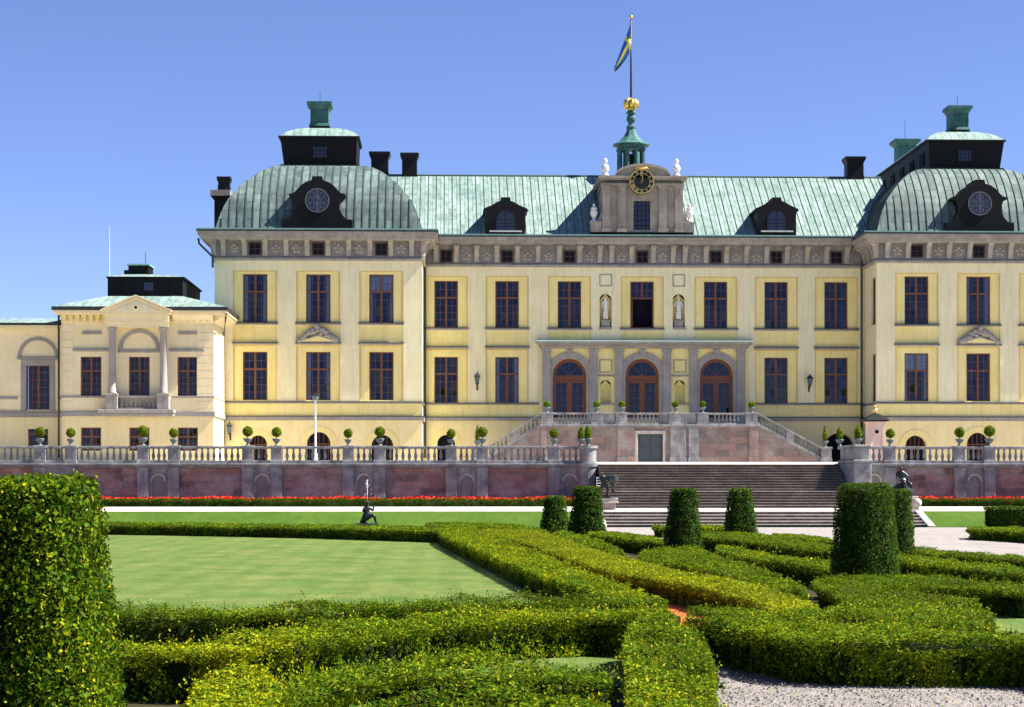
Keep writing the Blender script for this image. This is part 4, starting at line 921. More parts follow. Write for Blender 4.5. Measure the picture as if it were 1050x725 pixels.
# clock gable
gD = 159.2; GX = X(658.5, gD); g = gD / F; gz = lambda py: Z(py, gD, 658)
def gx(px): return X(px, gD)
m = MB()
m.box(gx(605), gx(711), gD - .15, gD + 4, gz(244), gz(238.5), 1)
m.box(gx(618), gx(700), gD + .28, gD + 8.2, gz(238.5), gz(182.5)); m.wall(gx(618), gx(700), gz(238.4), gz(186), gD - .03, [(gx(649.5), gx(666.5), gz(236), gz(206))], .3)
for p in (621.5, 637.5, 679.5, 696): m.box(gx(p - 4), gx(p + 4), gD - .26, gD - .03, gz(238.4), gz(191)); m.box(gx(p - 5), gx(p + 5), gD - .34, gD - .03, gz(238.4), gz(234.5), 0); m.box(gx(p - 5), gx(p + 5), gD - .33, gD - .03, gz(193.5), gz(190.6))
m.box(gx(616.5), gx(701.5), gD - .36, gD + 7.2, gz(190.5), gz(188.6)); m.box(gx(613.5), gx(704.5), gD - .6, gD + 7.3, gz(183.5), gz(181.4)); m.box(gx(615), gx(703), gD - .48, gD + 7.2, gz(185.2), gz(183.6))
rA = 27 * g; zc0 = gz(182) - .45
P = [(gx(630), gz(181.5))] + [(GX + 30.2 * g * math.cos(math.pi * (1 - i / 20)) * .93, gz(181.4) + 11.6 * g * math.sin(math.pi * i / 20)) for i in range(1, 20)] + [(gx(687), gz(181.5))]
m.prism(P[::-1], gD - .32, gD + 6.9); P2 = [(GX + (a - GX) * .93, gz(181.4) + (b - gz(181.4)) * .9) for a, b in P]; m.prism([(a, b + .0) for a, b in P2][::-1], gD - .36, gD - .31, 0)
for i in range(len(P) - 1):
    (a, b), (c, d) = P[i], P[i + 1]; m.face([(a, gD - .5, b), (c, gD - .5, d), (c, gD + 6.9, d + .12), (a, gD + 6.9, b + .12)][::-1]); m.face([(a, gD - .5, b - .12), (c, gD - .5, d - .12), (c, gD - .5, d + .10), (a, gD - .5, b + .10)])
    m.face([(a, gD - .5, b + .10), (c, gD - .5, d + .10), (c, gD + 6.9, d + .13), (a, gD + 6.9, b + .13)])
for s in (-1, 1):                                    # scrolled flanks with their little plinths
    xx = gx(618) if s < 0 else gx(700); far = gx(606) if s < 0 else gx(711)
    poly = [(xx, gz(238.4)), (far, gz(238.4)), (far, gz(228)), (far - s * .35, gz(227)), (xx + s * .35, gz(225)), (xx, gz(214))]
    m.prism(poly if s > 0 else poly[::-1], gD + .05, gD + 1.4)
    xa, xb = sorted((far - s * .85, far + s * .05)); m.box(xa, xb, gD - .15, gD + .8, gz(238.3), gz(228.2)); m.box(xa - .06, xb + .06, gD - .21, gD + .86, gz(229), gz(227.6))
gab = m.build('clock_gable', ['gable', 'black'], palace)
m = MB(); a, b_ = gx(650), gx(666); z0, z1 = gz(236), gz(206.3); y = gD + .12
m.face([(a, y + .06, z0), (b_, y + .06, z0), (b_, y + .06, z1), (a, y + .06, z1)], 1)
for k in range(5): xx = a + (b_ - a) * k / 4; m.box(xx - .03, xx + .03, y, y + .05, z0, z1)
for k in range(7): zz = z0 + (z1 - z0) * k / 6; m.box(a, b_, y + .005, y + .045, zz - .025, zz + .025)
m.build('gable_window', ['chimney', 'blueglass'], gab)
ck = MB(); cx, cz = gx(657.3), gz(187.3); r = 12.7 * g
ck.disc(cx, cz, r, gD - .60, 40, 0); ck.ring(cx, cz, r - .075, r, gD - .68, gD - .55, 0, 6.2832, 48, 1); ck.ring(cx, cz, r * .64, r * .67, gD - .62, gD - .6, 0, 6.2832, 40, 1)
ck.lathe([(r, 0), (r, .35)], 0, 0, 40, 0, close=False); n0 = len(ck.v) - 80; ck.v[n0:] = [(cx + vx, gD - .6 + vz, cz + vy) for vx, vy, vz in ck.v[n0:]]
for (ang, ln, w0, w1) in ((2, r * .60, .05, .09), (-4, r * .92, .035, .06)):
    a = math.radians(90 - ang); dx, dz = math.cos(a), math.sin(a)
    ck.face([(cx - dz * w0 - dx * .2, gD - .66, cz + dx * w0 - dz * .2), (cx + dz * w0 - dx * .2, gD - .66, cz - dx * w0 - dz * .2), (cx + dz * w1 + dx * ln * .7, gD - .66, cz - dx * w1 + dz * ln * .7), (cx + dx * ln, gD - .66, cz + dz * ln), (cx - dz * w1 + dx * ln * .7, gD - .66, cz + dx * w1 + dz * ln * .7)], 1)
for k, tx in enumerate(['XII', 'I', 'II', 'III', 'IIII', 'V', 'VI', 'VII', 'VIII', 'IX', 'X', 'XI']):
    a = math.radians(90 - 30 * k); ux, uz = math.cos(a), math.sin(a); rx, rz = uz, -ux; rc = r * .775; hh = .125
    wd = {'I': .06, 'V': .13, 'X': .14}; tot = sum(wd[q] for q in tx); t = -tot / 2
    def bar(p, q, th=.016):
        d = Vector((q[0] - p[0], q[1] - p[1])).normalized(); nx, nz = -d.y * th, d.x * th
        W = lambda s_, h_: (cx + ux * (rc + h_) + rx * s_, gD - .625, cz + uz * (rc + h_) + rz * s_)
        ck.face([W(p[0] + nx, p[1] + nz), W(p[0] - nx, p[1] - nz), W(q[0] - nx, q[1] - nz), W(q[0] + nx, q[1] + nz)], 1)
    for q in tx:
        w = wd[q]
        if q == 'I': bar((t + w / 2, -hh), (t + w / 2, hh), .016)
        if q == 'V': bar((t + .015, hh), (t + w / 2, -hh), .02); bar((t + w - .015, hh), (t + w / 2, -hh), .013)
        if q == 'X': bar((t + .015, hh), (t + w - .015, -hh), .02); bar((t + .015, -hh), (t + w - .015, hh), .013)
        t += w
ck.build('clock', ['clockface', 'gold'], gab)
m = MB(); m.tube([(gx(650), gD - .55, gz(174.2)), (gx(653), gD - .6, gz(173.2)), (gx(657.3), gD - .62, gz(173.8)), (gx(661.5), gD - .6, gz(173.2)), (gx(664.5), gD - .55, gz(174.2))], [.03, .07, .09, .07, .03], 8); m.build('gilded_ornament', 'gold', gab, True)
# bell cupola
cD = 168.0; k8 = cD / F; CXc = X(647, cD); cz_ = lambda py: Z(py, cD, 647)
m = MB(); m.lathe([(15 * k8, cz_(190)), (15 * k8, cz_(179)), (16 * k8, cz_(178.8)), (16 * k8, cz_(177))], CXc, cD, 8, rot=math.pi / 8)
cup = m.build('cupola', ['teal'], palace)
for i in range(8):
    a = math.pi / 8 + i * math.pi / 4; m = MB(); m.lathe([(.30, cz_(177)), (.30, cz_(176)), (.21, cz_(175.5)), (.19, cz_(155.5)), (.28, cz_(154.5)), (.28, cz_(153.2))], CXc + 12.6 * k8 * math.cos(a), cD + 12.6 * k8 * math.sin(a), 8); m.build('column', 'teal', cup)
m = MB(); m.lathe([(14.5 * k8, cz_(153.3)), (15.5 * k8, cz_(150.5)), (20 * k8, cz_(149.6)), (20 * k8, cz_(148.9)), (13.5 * k8, cz_(145.7)), (8.6 * k8, cz_(141)), (5.6 * k8, cz_(136)), (4.4 * k8, cz_(132.5)), (5 * k8, cz_(131.8)), (5 * k8, cz_(130)), (3.2 * k8, cz_(129)), (2.8 * k8, cz_(126.5)), (4.4 * k8, cz_(124)), (4.9 * k8, cz_(121.5)), (4 * k8, cz_(119)), (2.6 * k8, cz_(118)), (5.2 * k8, cz_(116.5)), (5.2 * k8, cz_(115.4)), (3 * k8, cz_(113))], CXc, cD, 8, rot=math.pi / 8)
m.build('cupola_roof', 'teal', cup)
m = MB(); m.lathe([(2.8 * k8, cz_(114)), (4.2 * k8, cz_(112.5)), (4.4 * k8, cz_(111)), (3 * k8, cz_(109)), (1.2 * k8, cz_(108.5))], CXc, cD, 12)
for i in range(8):
    a = i * math.pi / 4; c_, s_2 = math.cos(a), math.sin(a); m.tube([(CXc + 4.2 * k8 * c_, cD + 4.2 * k8 * s_2, cz_(112)), (CXc + 6.4 * k8 * c_, cD + 6.4 * k8 * s_2, cz_(108)), (CXc + 5.2 * k8 * c_, cD + 5.2 * k8 * s_2, cz_(103.5)), (CXc + 1 * k8 * c_, cD + 1 * k8 * s_2, cz_(101.5))], [.14, .20, .18, .12], 6)
m.build('crown', 'gold', cup, True)
m = MB(); m.lathe([(.15, cz_(158)), (.25, cz_(159)), (.42, cz_(164)), (.62, cz_(169.5)), (.66, cz_(170))][::-1], CXc, cD, 14); m.build('bell', 'bronze', cup, True)
# downpipes
def pipe(pts, name='downpipe', parent=palace, r=.09): m = MB(); m.tube(pts, r, 8); m.build(name, 'gutter', parent, True)
z_ = zp(240)
pipe([(XPL - 1.15, DP - 1.0, z_ - .5), (XPL - 1.1, DP - .9, z_ - .9), (XPL - .12, DP - .22, zp(264)), (XPL - .12, DP - .22, zp(275))])
xq = XPR + .16; pipe([(xq, DC - 1.3, zf1c + .5), (xq, DC - .5, zc(262)), (xq, DC - .34, zc(276)), (xq, DC - .34, zc(470))])
xq = 2 * XM - XPR - .25; pipe([(xq, DC - 1.3, zf1c + .5), (xq, DC - .5, zc(262)), (xq, DC - .34, zc(276)), (xq, DC - .34, zc(470))])
# ------------------------------------------------------------------ low side pavilion and the gallery beyond it
sd = thing('side_pavilion', 'small two-storey side pavilion with columned balcony and low green roof beside the palace', 'pavilion', (X(142, DS), DS, BASE))
zs = lambda py: Z(py, DS, 142); xs_ = lambda px: X(px, DS)
SL, SR, SB = xs_(63), xs_(219), DP + 1.5
SBK = DP + 6
SC = [93.3, 142.8, 192.5]
m = MB()
up_h = [(xs_(c) - SW / 2, xs_(c) + SW / 2, zs(406), zs(406) + SH) for c in SC]; gr_h = [(xs_(c) - .76, xs_(c) + .76, zs(459), zs(459) + 1.52) for c in SC]
m.wall(SL, SR, zs(428), zs(331), DS, up_h, .22); m.wall(SL, SR, BASE - .1, zs(427.9), DS, [(a, b_, c - .23, d) for a, b_, c, d in gr_h], .22, 1)
m.face([(SR, DS, BASE), (SR, SBK, BASE), (SR, SBK, zs(331)), (SR, DS, zs(331))], 2); m.face([(SL, SBK, BASE), (SL, DS, BASE), (SL, DS, zs(331)), (SL, SBK, zs(331))], 0)
m.build('wall', ['pale_panel', 'rustic', 'cream'], sd)
hk = (zs(333) - zs(427)) / 12
for k in range(12):                                  # raised corner blocks
    z0 = zs(427) + k * hk
    m = MB(); m.box(SL - .02, SL + .9, DS - .035, DS + .3, z0 + .012, z0 + hk - .012); m.build('corner_block', 'pale_panel', sd)
    m = MB(); m.box(SR - 1.25, SR + .035, DS - .035, DS + .3, z0 + .012, z0 + hk - .012); m.box(SR + .001, SR + .035, DS + .301, SBK, z0 + .012, z0 + hk - .012); m.build('corner_block', 'pale_panel', sd)
for k, c in enumerate(SC):
    window(sd, xs_(c), DS + .2, zs(406), 'side')
for k, c in enumerate(SC):
    o = bpy.data.objects.new('ground_window', GWIN); place(o, sd, (xs_(c), DS + .2, zs(459) - .23)); p = bpy.data.objects.new('pane', GPANE[k]); C.objects.link(p); p.parent = o
m = MB()
m.box(SL - .05, SR + .12, DS - .14, SBK, zs(427), zs(422)); m.box(SL - .04, xs_(108), DS - .10, DS + .3, zs(408), zs(406)); m.box(xs_(177), SR + .08, DS - .1, SBK, zs(408), zs(406))
m.box(xs_(75), xs_(111.5), DS - .2, DS + .2, zs(360.5), zs(358)); m.box(xs_(174), xs_(210), DS - .2, DS + .2, zs(360.5), zs(358)); m.box(xs_(121), xs_(166), DS - .12, DS + .2, zs(361.5), zs(358.5))
m.box(xs_(84.5), xs_(104), DS - .12, DS + .2, zs(343), zs(340)); m.box(xs_(183), xs_(202), DS - .12, DS + .2, zs(343), zs(340))
m.ring(xs_(143), zs(358.5), 17.2 * .074, 20.8 * .074, DS - .10, DS + .01, n=28)
m.build('string_course', 'porch', sd, bevel=.012)
for c in (116.6, 169):                               # balcony columns on their plinths
    m = MB(); m.lathe([(.34, zs(404)), (.34, zs(403)), (.29, zs(402)), (.285, zs(380)), (.245, zs(340.5)), (.31, zs(339.5)), (.34, zs(337.5)), (.36, zs(337.4)), (.36, zs(336.3))], xs_(c), DS - .62, 20); m.build('column', 'porch', sd, True)
    m = MB(); m.box(xs_(c) - .44, xs_(c) + .44, DS - 1.06, DS + .02, zs(420), zs(404.6)); m.box(xs_(c) - .48, xs_(c) + .48, DS - 1.1, DS + .02, zs(406), zs(404.2)); m.build('column_plinth', 'porch', sd, bevel=.02)
m = MB(); m.box(xs_(103), xs_(180.5), DS - 1.3, DS + .02, zs(424.2), zs(420.4)); m.box(xs_(104), xs_(179.5), DS - 1.15, DS + .02, zs(427), zs(424.3)); m.build('balcony_slab', 'porch', sd, bevel=.03)
m = MB(); a, b_ = xs_(116.6) + .46, xs_(169) - .46; m.box(a, b_, DS - .78, DS - .46, zs(420.2), zs(418.4)); m.box(a, b_, DS - .8, DS - .44, zs(408.2), zs(406.2)); q = m.build('balustrade', 'porch', sd)
balusters(q, a + .1, b_ - .1, DS - .62, zs(418.4), BALP, .34)
m = MB(); m.box(xs_(111), xs_(174.5), DS - .95, DS + .1, zs(336.2), zs(331.5)); m.box(xs_(110), xs_(175), DS - 1.05, DS + .1, zs(331.4), zs(323.5), 0); m.box(SL - .02, xs_(110), DS - .06, DS + .3, zs(331.4), zs(323.6)); m.box(xs_(175), SR + .06, DS - .06, SBK, zs(331.4), zs(323.6)); m.build('entablature', 'pale_panel', sd)
for i in range(9):
    for x in (xs_(66.5) + i * .50, xs_(179) + i * .50):
        if x < xs_(108) or xs_(178) < x < SR - .1:
            m = MB(); m.box(x - .12, x + .12, DS - .32, DS - .06, zs(330.2), zs(325.7)); m.box(x - .17, x + .17, DS - .45, DS - .06, zs(325.6), zs(323.7)); m.build('corbel', 'yellow', sd)
m = MB(); zt0 = zs(323.5)
for (xa, xb) in ((SL - .35, xs_(110)), (xs_(175), SR + .95)):
    m.box(xa, xb, DS - .75, SBK + .5, zt0, zs(321.4)); m.box(xa - (.12 if xa < SL else 0), xb + (.12 if xb > SR else 0), DS - .9, SBK + .5, zs(321.3), zs(319.2))
m.prismx([(DS - .1, zs(331)), (DS - .72, zt0 - .002), (DS - .1, zt0 - .002)], xs_(178), SR); n0 = len(m.v)
m.mesh([(SR, DS - .06, zs(331)), (SR, SBK, zs(331)), (SR + .92, SBK, zt0 - .003), (SR + .92, DS - .72, zt0 - .003), (SR, DS - .06, zt0 - .003), (SR, SBK, zt0 - .003)], [(0, 1, 2, 3), (0, 3, 4), (1, 5, 2)])
m.prism([(xs_(107), zs(323.3)), (xs_(176.5), zs(323.3)), (xs_(176.5), zs(320.5)), (xs_(142), zs(306)), (xs_(107), zs(320.5))], DS - 1.25, DS + 2); m.build('cornice', 'pale_panel', sd, bevel=.015)
m = MB(); m.prism([(xs_(117), zs(320.8)), (xs_(167), zs(320.8)), (xs_(142), zs(310.2))], DS - 1.28, DS - 1.24, 0); m.ring(xs_(142), zs(316.9), .12, .2, DS - 1.34, DS - 1.27, 0, 6.283, 20, 2); m.disc(xs_(142), zs(316.9), .13, DS - 1.30, 20, 1)
for s in (-1, 1):
    xa = xs_(142); xb = xs_(142 + s * 36); m.mesh([(xa, DS - 1.36, zs(305.6)), (xb, DS - 1.36, zs(320.7)), (xb, DS - 1.36, zs(319)), (xa, DS - 1.36, zs(303.8)), (xa, DS + 2, zs(305.6)), (xb, DS + 2, zs(320.7)), (xb, DS + 2, zs(319)), (xa, DS + 2, zs(303.8))], [(0, 1, 2, 3), (3, 2, 6, 7), (4, 7, 6, 5), (0, 4, 5, 1), (1, 5, 6, 2)] if s > 0 else [(3, 2, 1, 0), (7, 6, 2, 3), (5, 6, 7, 4), (1, 5, 4, 0), (2, 6, 5, 1)], 2)
m.build('pediment', ['cream', 'dark', 'pale_panel'], sd)
# its roofs
m = MB(); E = (SL - .55, SR + 1.15, DS - .98, SBK + 3); zE = zs(318.8); m.box(E[0], xs_(112), E[2], E[3], zs(319.1), zs(315.6), 1); m.box(xs_(172.5), E[1], E[2], E[3], zs(319.1), zs(315.6), 1)
Dk = DS + 3.6; T = (X(111, Dk), X(187, Dk), Dk, SBK + 0.2); zT = Z(303.5, Dk, 142); zE = zs(315.5)
for A, B, w in (((E[0], E[2]), (E[1], E[2]), 0), ((E[1], E[2]), (E[1], E[3]), 1), ((E[0], E[3]), (E[0], E[2]), 1), ((E[1], E[3]), (E[0], E[3]), 0)):
    a2 = {(E[0], E[2]): (T[0], T[2]), (E[1], E[2]): (T[1], T[2]), (E[1], E[3]): (T[1], T[3]), (E[0], E[3]): (T[0], T[3])}
    m.face([(*A, zE), (*B, zE), (*a2[B], zT), (*a2[A], zT)], 0, [(A[w], 0), (B[w], 0), (a2[B][w], 4), (a2[A][w], 4)])
m.build('roof', ['copper', 'gutter'], sd)
m = MB(); zL = Z(285.5, Dk, 142); m.box(T[0], T[1], T[2], T[3] + 1, zT - .3, zL); m.box(T[0] - .12, T[1] + .12, T[2] - .12, T[3] + 1, zL + .001, zL + .12)
for k in range(7): xx = T[0] + (T[1] - T[0]) * k / 6; m.box(xx - .04, xx + .04, T[2] - .05, T[2], zT, zL)
la = m.build('lantern', ['black'], sd)
m = MB(); zz = zL + .121; e = .2; R = (T[0] - e, T[1] + e, T[2] - e, T[3] + 1.2); U = (X(132, Dk + 2), X(156, Dk + 2), Dk + 1.6, Dk + 3.2); zU = Z(281.3, Dk + 1.6, 142)
for A, B, a2, b2_, w in (((R[0], R[2]), (R[1], R[2]), (U[0], U[2]), (U[1], U[2]), 0), ((R[1], R[2]), (R[1], R[3]), (U[1], U[2]), (U[1], U[3]), 1), ((R[0], R[3]), (R[0], R[2]), (U[0], U[3]), (U[0], U[2]), 1)):
    m.face([(*A, zz), (*B, zz), (*b2_, zU), (*a2, zU)], 0, [(A[w], 0), (B[w], 0), (b2_[w], 3), (a2[w], 3)])
m.build('lantern_roof', ['copper'], la)
m = MB(); zc2 = Z(272.5, Dk + 2, 142); m.box(U[0], U[1] - .25, U[2] + .2, U[3] + 1, zU - .3, zc2); m.box(U[0] - .35, U[0], U[2] + .3, U[3] + 1, zU - .3, zc2 - .35); m.box(U[0] - .1, U[1] - .15, U[2] + .1, U[3] + 1.1, zc2 + .001, zc2 + .12, 1); m.tube([(U[1] - .6, U[2] + 1, zc2), (U[1] - .6, U[2] + 1, zc2 + 1.1)], .025, 5); m.build('vent_stack', ['black', 'copper_edge'], sd)
m = MB(); w, h = .42, .75; x = xs_(145); y = T[2] - .06; z0 = zT + .35; m.box(x - w, x + w, y, y + .1, z0, z0 + h); m.face([(x - w + .08, y - .01, z0 + .08), (x + w - .08, y - .01, z0 + .08), (x + w - .08, y - .01, z0 + h - .08), (x - w + .08, y - .01, z0 + h - .08)], 1); m.build('lantern_window', ['chimney', 'blueglass'], la)
pipe([(SR + 1.05, DS - .8, zs(322)), (SR + 1.0, DS - .7, zs(326)), (XPL + .75, DP - .3, zp(345)), (XPL + .75, DP - .3, zp(470))], 'downpipe', sd, .08)
pipe([(SL - .16, DS - .2, zs(321)), (SL - .16, DS - .2, zs(470))], 'downpipe', sd, .08)
# gallery
ga = thing('gallery_wing', 'low pale gallery wing with an arched recess over a dark glazed door', 'building', (X(20, 150), 150, BASE))
gd = 150.0; zg = lambda py: Z(py, gd, 30); xg = lambda px: X(px, gd); ga0, ga1 = xg(-90), xg(62.5) + .3
m = MB(); dr = [(xg(c) - 12 * .075, xg(c) + 12 * .075, zg(420), zg(374)) for c in (39, -40)]; gw = [(xg(c) - .76, xg(c) + .76, zg(459), zg(440)) for c in (39, -40)]
m.wall(ga0, ga1, zg(424), zg(334), gd, dr, .25); m.wall(ga0, ga1, BASE - .1, zg(423.9), gd, gw, .22, 1); m.build('wall', ['pale_panel', 'rustic'], ga)
m = MB()
for c in (39, -40):
    for s in (-1, 1): m.box(xg(c) + s * 14.5 * .075 - .2, xg(c) + s * 14.5 * .075 + .2, gd - .08, gd + .1, zg(421), zg(375))
    m.box(xg(c - 17), xg(c + 17), gd - .1, gd + .1, zg(375), zg(369)); m.box(xg(c - 21), xg(c + 21), gd - .22, gd + .1, zg(368.8), zg(366.5)); m.ring(xg(c), zg(366.4), 17.3 * .075, 20.5 * .075, gd - .08, gd + .01, n=26)
for a, b_ in ((ga0, xg(-62)), (xg(-19), xg(18)), (xg(59), ga1)): m.box(a, b_, gd - .12, gd + .1, zg(409.5), zg(407))
m.box(ga0, ga1, gd - .14, gd + .1, zg(428), zg(423.5)); m.box(ga0, ga1, gd - .18, gd + .1, zg(422.5) - .02, zg(421.6)); m.build('string_course', 'porch', ga, bevel=.012)
m = MB(); m.box(ga0, ga1, gd - .3, gd + .2, zg(340), zg(337)); m.box(ga0, ga1, gd - .5, gd + 8, zg(336.9), zg(334)); m.build('cornice', 'pale_panel', ga)
m = MB(); m.box(ga0, ga1 - .4, gd - .68, gd + 8, zg(333.9), zg(331.8), 1); m.face([(ga0, gd - .7, zg(331.7)), (ga1 - .4, gd - .7, zg(331.7)), (ga1 - .4, gd + 4, zg(322)), (ga0, gd + 4, zg(322))], 0, [(0, 0), (8, 0), (8, 5), (0, 5)]); m.face([(ga1 - .4, gd + 4, zg(322)), (ga1 - .4, gd + 8, zg(331)), (ga0, gd + 8, zg(331)), (ga0, gd + 4, zg(322))], 0, [(0, 0), (8, 0), (8, 5), (0, 5)]); m.build('roof', ['copper', 'gutter'], ga)
for k, c in enumerate((39, -40)):
    b = MB(); w, h = 12 * .075, zg(374) - zg(420); b.box(-w, -w + .1, 0, .12, 0, h); b.box(w - .1, w, 0, .12, 0, h); b.box(-w + .1, w - .1, 0, .12, h - .1, h); b.box(-.09, .09, -.01, .11, 0, h - .1)
    for q in range(1, 6): b.box(-w + .1, w - .1, .03, .08, h * q / 6 - .02, h * q / 6 + .02)
    for s in (-1, 1): b.box(s * w * .53 - .02, s * w * .53 + .02, .031, .079, 0, h - .1)
    b.face([(-w, .7, 0), (w, .7, 0), (w, .7, h), (-w, .7, h)], 1); o = b.build('glazed_door', ['wood', 'dark'], ga, loc=(xg(c), gd + .22, zg(420)))
    p = MB(); p.face([(-w + .1, .055, 0), (w - .1, .055, 0), (w - .1, .055, h - .1), (-w + .1, .055, h - .1)]); t = p.build('pane', 'glass'); t.parent = o; t.location = (0, 0, 0)
    o = bpy.data.objects.new('ground_window', GWIN); place(o, ga, (xg(c), gd + .2, zg(459))); p = bpy.data.objects.new('pane', GPANE[k]); C.objects.link(p); p.parent = o
# ================================================================== ENTRANCE STAIRCASE
es = thing('entrance_staircase', 'raised stone entrance terrace with balustrade, two side flights and a grey door below', 'terrace', (X(666, DE), DE, BASE))
ze = lambda py: Z(py, DE, 660); xe = lambda px: X(px, DE); ZF = ze(437.3); yb = DC - .5
eA, eB = xe(554.5), xe(777)
m = MB(); m.wall(eA, eB, 3.8, ZF - .02, DE, [(xe(654), xe(679.5), 3.9, ze(445))], .5); m.face([(eB, DE, 3.8), (eB, yb, 3.8), (eB, yb, ZF), (eB, DE, ZF)]); m.face([(eA, yb, 3.8), (eA, DE, 3.8), (eA, DE, ZF), (eA, yb, ZF)]); m.build('wall', 'pinkstone', es)
m = MB(); m.box(eA - .08, eB + .08, DE - .16, yb, ZF - .02, ZF + .16); m.build('floor', 'terrace', es, bevel=.02)
for a, b_ in ((633, 651), (687, 703), (706, 716), (554.8, 560), (768, 776.6)):
    m = MB(); m.box(xe(a), xe(b_), DE - .14, DE - .002, 3.8, ZF - .03); m.box(xe(a) - .05, xe(b_) + .05, DE - .2, DE - .002, 3.8, 4.35); m.build('pier', 'terrace' if a in (687, 706) else 'pinkstone', es, bevel=.02)
m = MB(); m.box(xe(654), xe(654) + .05, DE - .06, DE, 3.9, 4) ; fr = [(xe(651.2), xe(654)), (xe(679.5), xe(682.3))]
for a, b_ in fr: m.box(a, b_, DE - .10, DE + .3, 3.9, ze(445))
m.box(xe(651.2), xe(682.3), DE - .12, DE + .3, ze(445), ze(441.5)); m.build('door_frame', 'coping', es, bevel=.02)
m = MB(); m.box(xe(654) + .01, xe(666.6), DE + .18, DE + .28, 3.9, ze(445)); m.box(xe(666.9), xe(679.5) - .01, DE + .18, DE + .28, 3.9, ze(445))
for a in (656, 668.5): m.box(xe(a), xe(a + 9.5), DE + .15, DE + .18, 4.3, ze(458)); m.box(xe(a), xe(a + 9.5), DE + .15, DE + .18, ze(456.5), ze(447.5))
m.box(xe(654), xe(679.5), DE + .4, DE + .45, 3.9, ze(445), 1); m.build('door', ['greendoor', 'dark'], es)
EP = [561, 612.5, 637, 692, 720.5, 770.5]
yB = DE + .1
for p in EP:
    m = MB(); x = xe(p); hw = .45; m.box(x - hw, x + hw, DE - .06, DE + .6, ZF + .162, ZF + .98); m.box(x - hw - .05, x + hw + .05, DE - .11, DE + .65, ZF + .162, ZF + .30); m.box(x - hw - .06, x + hw + .06, DE - .12, DE + .66, ZF + .981, ZF + 1.10); m.build('pedestal', 'terrace', es, bevel=.02)
for i, (a, b_) in enumerate(zip(EP, EP[1:])):
    xa, xb = xe(a) + .51, xe(b_) - .51; m = MB(); m.box(xa, xb, DE + .02, DE + .46, ZF + .163, ZF + .28); m.box(xa, xb, DE, DE + .48, ZF + .95, ZF + 1.08)
    if i % 2: m.box(xa, xb, DE + .06, DE + .40, ZF + .281, ZF + .949)
    o = m.build('balustrade', 'terrace', es, bevel=.012)
    if i % 2 == 0: balusters(o, xa + .35, xb - .35, DE + .24, ZF + .28, BALP, .30)
for s in (-1, 1):                                    # side flights
    xt = eA if s < 0 else eB; run = (xe(497) - eA) if s < 0 else (xe(845) - eB); n = 18; zb = 4.02; rise = (ZF + .16 - zb) / n
    m = MB()
    for k in range(n):
        xa = xt + run * k / n; xb = xt + run * (k + 1) / n; xa, xb = min(xa, xb), max(xa, xb); m.box(xa, xb, DE + .5, DE + 3.4, 3.8, ZF + .16 - rise * (k + 1))
    m.build('side_flight', 'steps', es)
    m = MB(); xe_ = xt + run * .97; P = [(xt, 3.8), (xe_, 3.8), (xe_, zb + .12), (xt, ZF + .05)]; m.prism(P if s > 0 else P[::-1], DE + .04, DE + .46); m.build('stringer_wall', 'pinkstone', es)
    zt0, zt1 = ZF + 1.09, zb + 1.15; slope = (zt1 - zt0) / (xe_ - xt)
    def band(z0, z1, y0, y1, xA=xt, xB=xe_):
        q = [(xA, zt0 + slope * (xA - xt) + z0), (xB, zt0 + slope * (xB - xt) + z0), (xB, zt0 + slope * (xB - xt) + z1), (xA, zt0 + slope * (xA - xt) + z1)]; m.prism(q if s > 0 else q[::-1], y0, y1)
    m = MB(); band(-.14, 0, DE - .02, DE + .5); band(-1.06, -.80, DE - .02, DE + .5); xm = (xt + xe_) / 2; band(-.81, -.13, DE + .03, DE + .45, xm - .3, xm + .3); o = m.build('balustrade', 'terrace', es, bevel=.012)
    for xa, xb in ((xt, xm - s * .3), (xm + s * .3, xe_)):
        a, b_ = min(xa, xb) + .15, max(xa, xb) - .15; balusters(o, a, b_, DE + .24, zt0 + slope * (a - xt) - .80, BALP, .31, slope)
    m = MB(); x = xe(489.5) if s < 0 else xe(847); m.box(x - .42, x + .42, DE - .1, DE + .7, 3.9, zb + 1.05); m.box(x - .48, x + .48, DE - .16, DE + .76, zb + 1.051, zb + 1.2); m.box(x - .47, x + .47, DE - .15, DE + .75, 3.9, 4.3); m.build('newel_pedestal', 'terrace', es, bevel=.02)
# ================================================================== FLAG
fp = thing('flagpole', 'tall grey flagpole with a limp blue and yellow flag on the palace roof cupola', 'flagpole', (CXc, cD, cz_(104)))
m = MB(); m.tube([(CXc, cD, cz_(106)), (CXc, cD, cz_(18))], [.10, .055], 8); m.build('pole', 'gutter', fp, True)
m = MB(); m.lathe([(.03, cz_(19.5)), (.15, cz_(18.7)), (.20, cz_(17.6)), (.15, cz_(16.2)), (.03, cz_(15.4))], CXc, cD, 12); m.build('finial', 'gold', fp, True)
m = MB(); nu, nv = 32, 16; g_ = []
for i in range(nu + 1):
    s = i / nu
    for j in range(nv + 1):
        t = j / nv
        ux, uy = 647 - 9 * s - 8.5 * s * s, 23 + 30 * s + 17 * s * s
        w = 22 * (1 - s) ** .8 + 3.5; lx = 1.5 * s * t * 4
        px, py = ux + lx * .5 + t * 3.5 * math.sin(s * 3.1), uy + t * w * (1 - .45 * s)
        g_.append((X(px, cD) - .02, cD + .75 * math.sin(4.6 * t + 5 * s) * min(1, s * 3) + .3 * s, Z(py, cD, 647)))
for i in range(nu):
    for j in range(nv):
        s, t = (i + .5) / nu, (j + .5) / nv; m.face([g_[q] for q in (i * (nv + 1) + j, i * (nv + 1) + j + 1, (i + 1) * (nv + 1) + j + 1, (i + 1) * (nv + 1) + j)], 1 if 5 / 16 < s < 7 / 16 or .4 < t < .6 else 0)
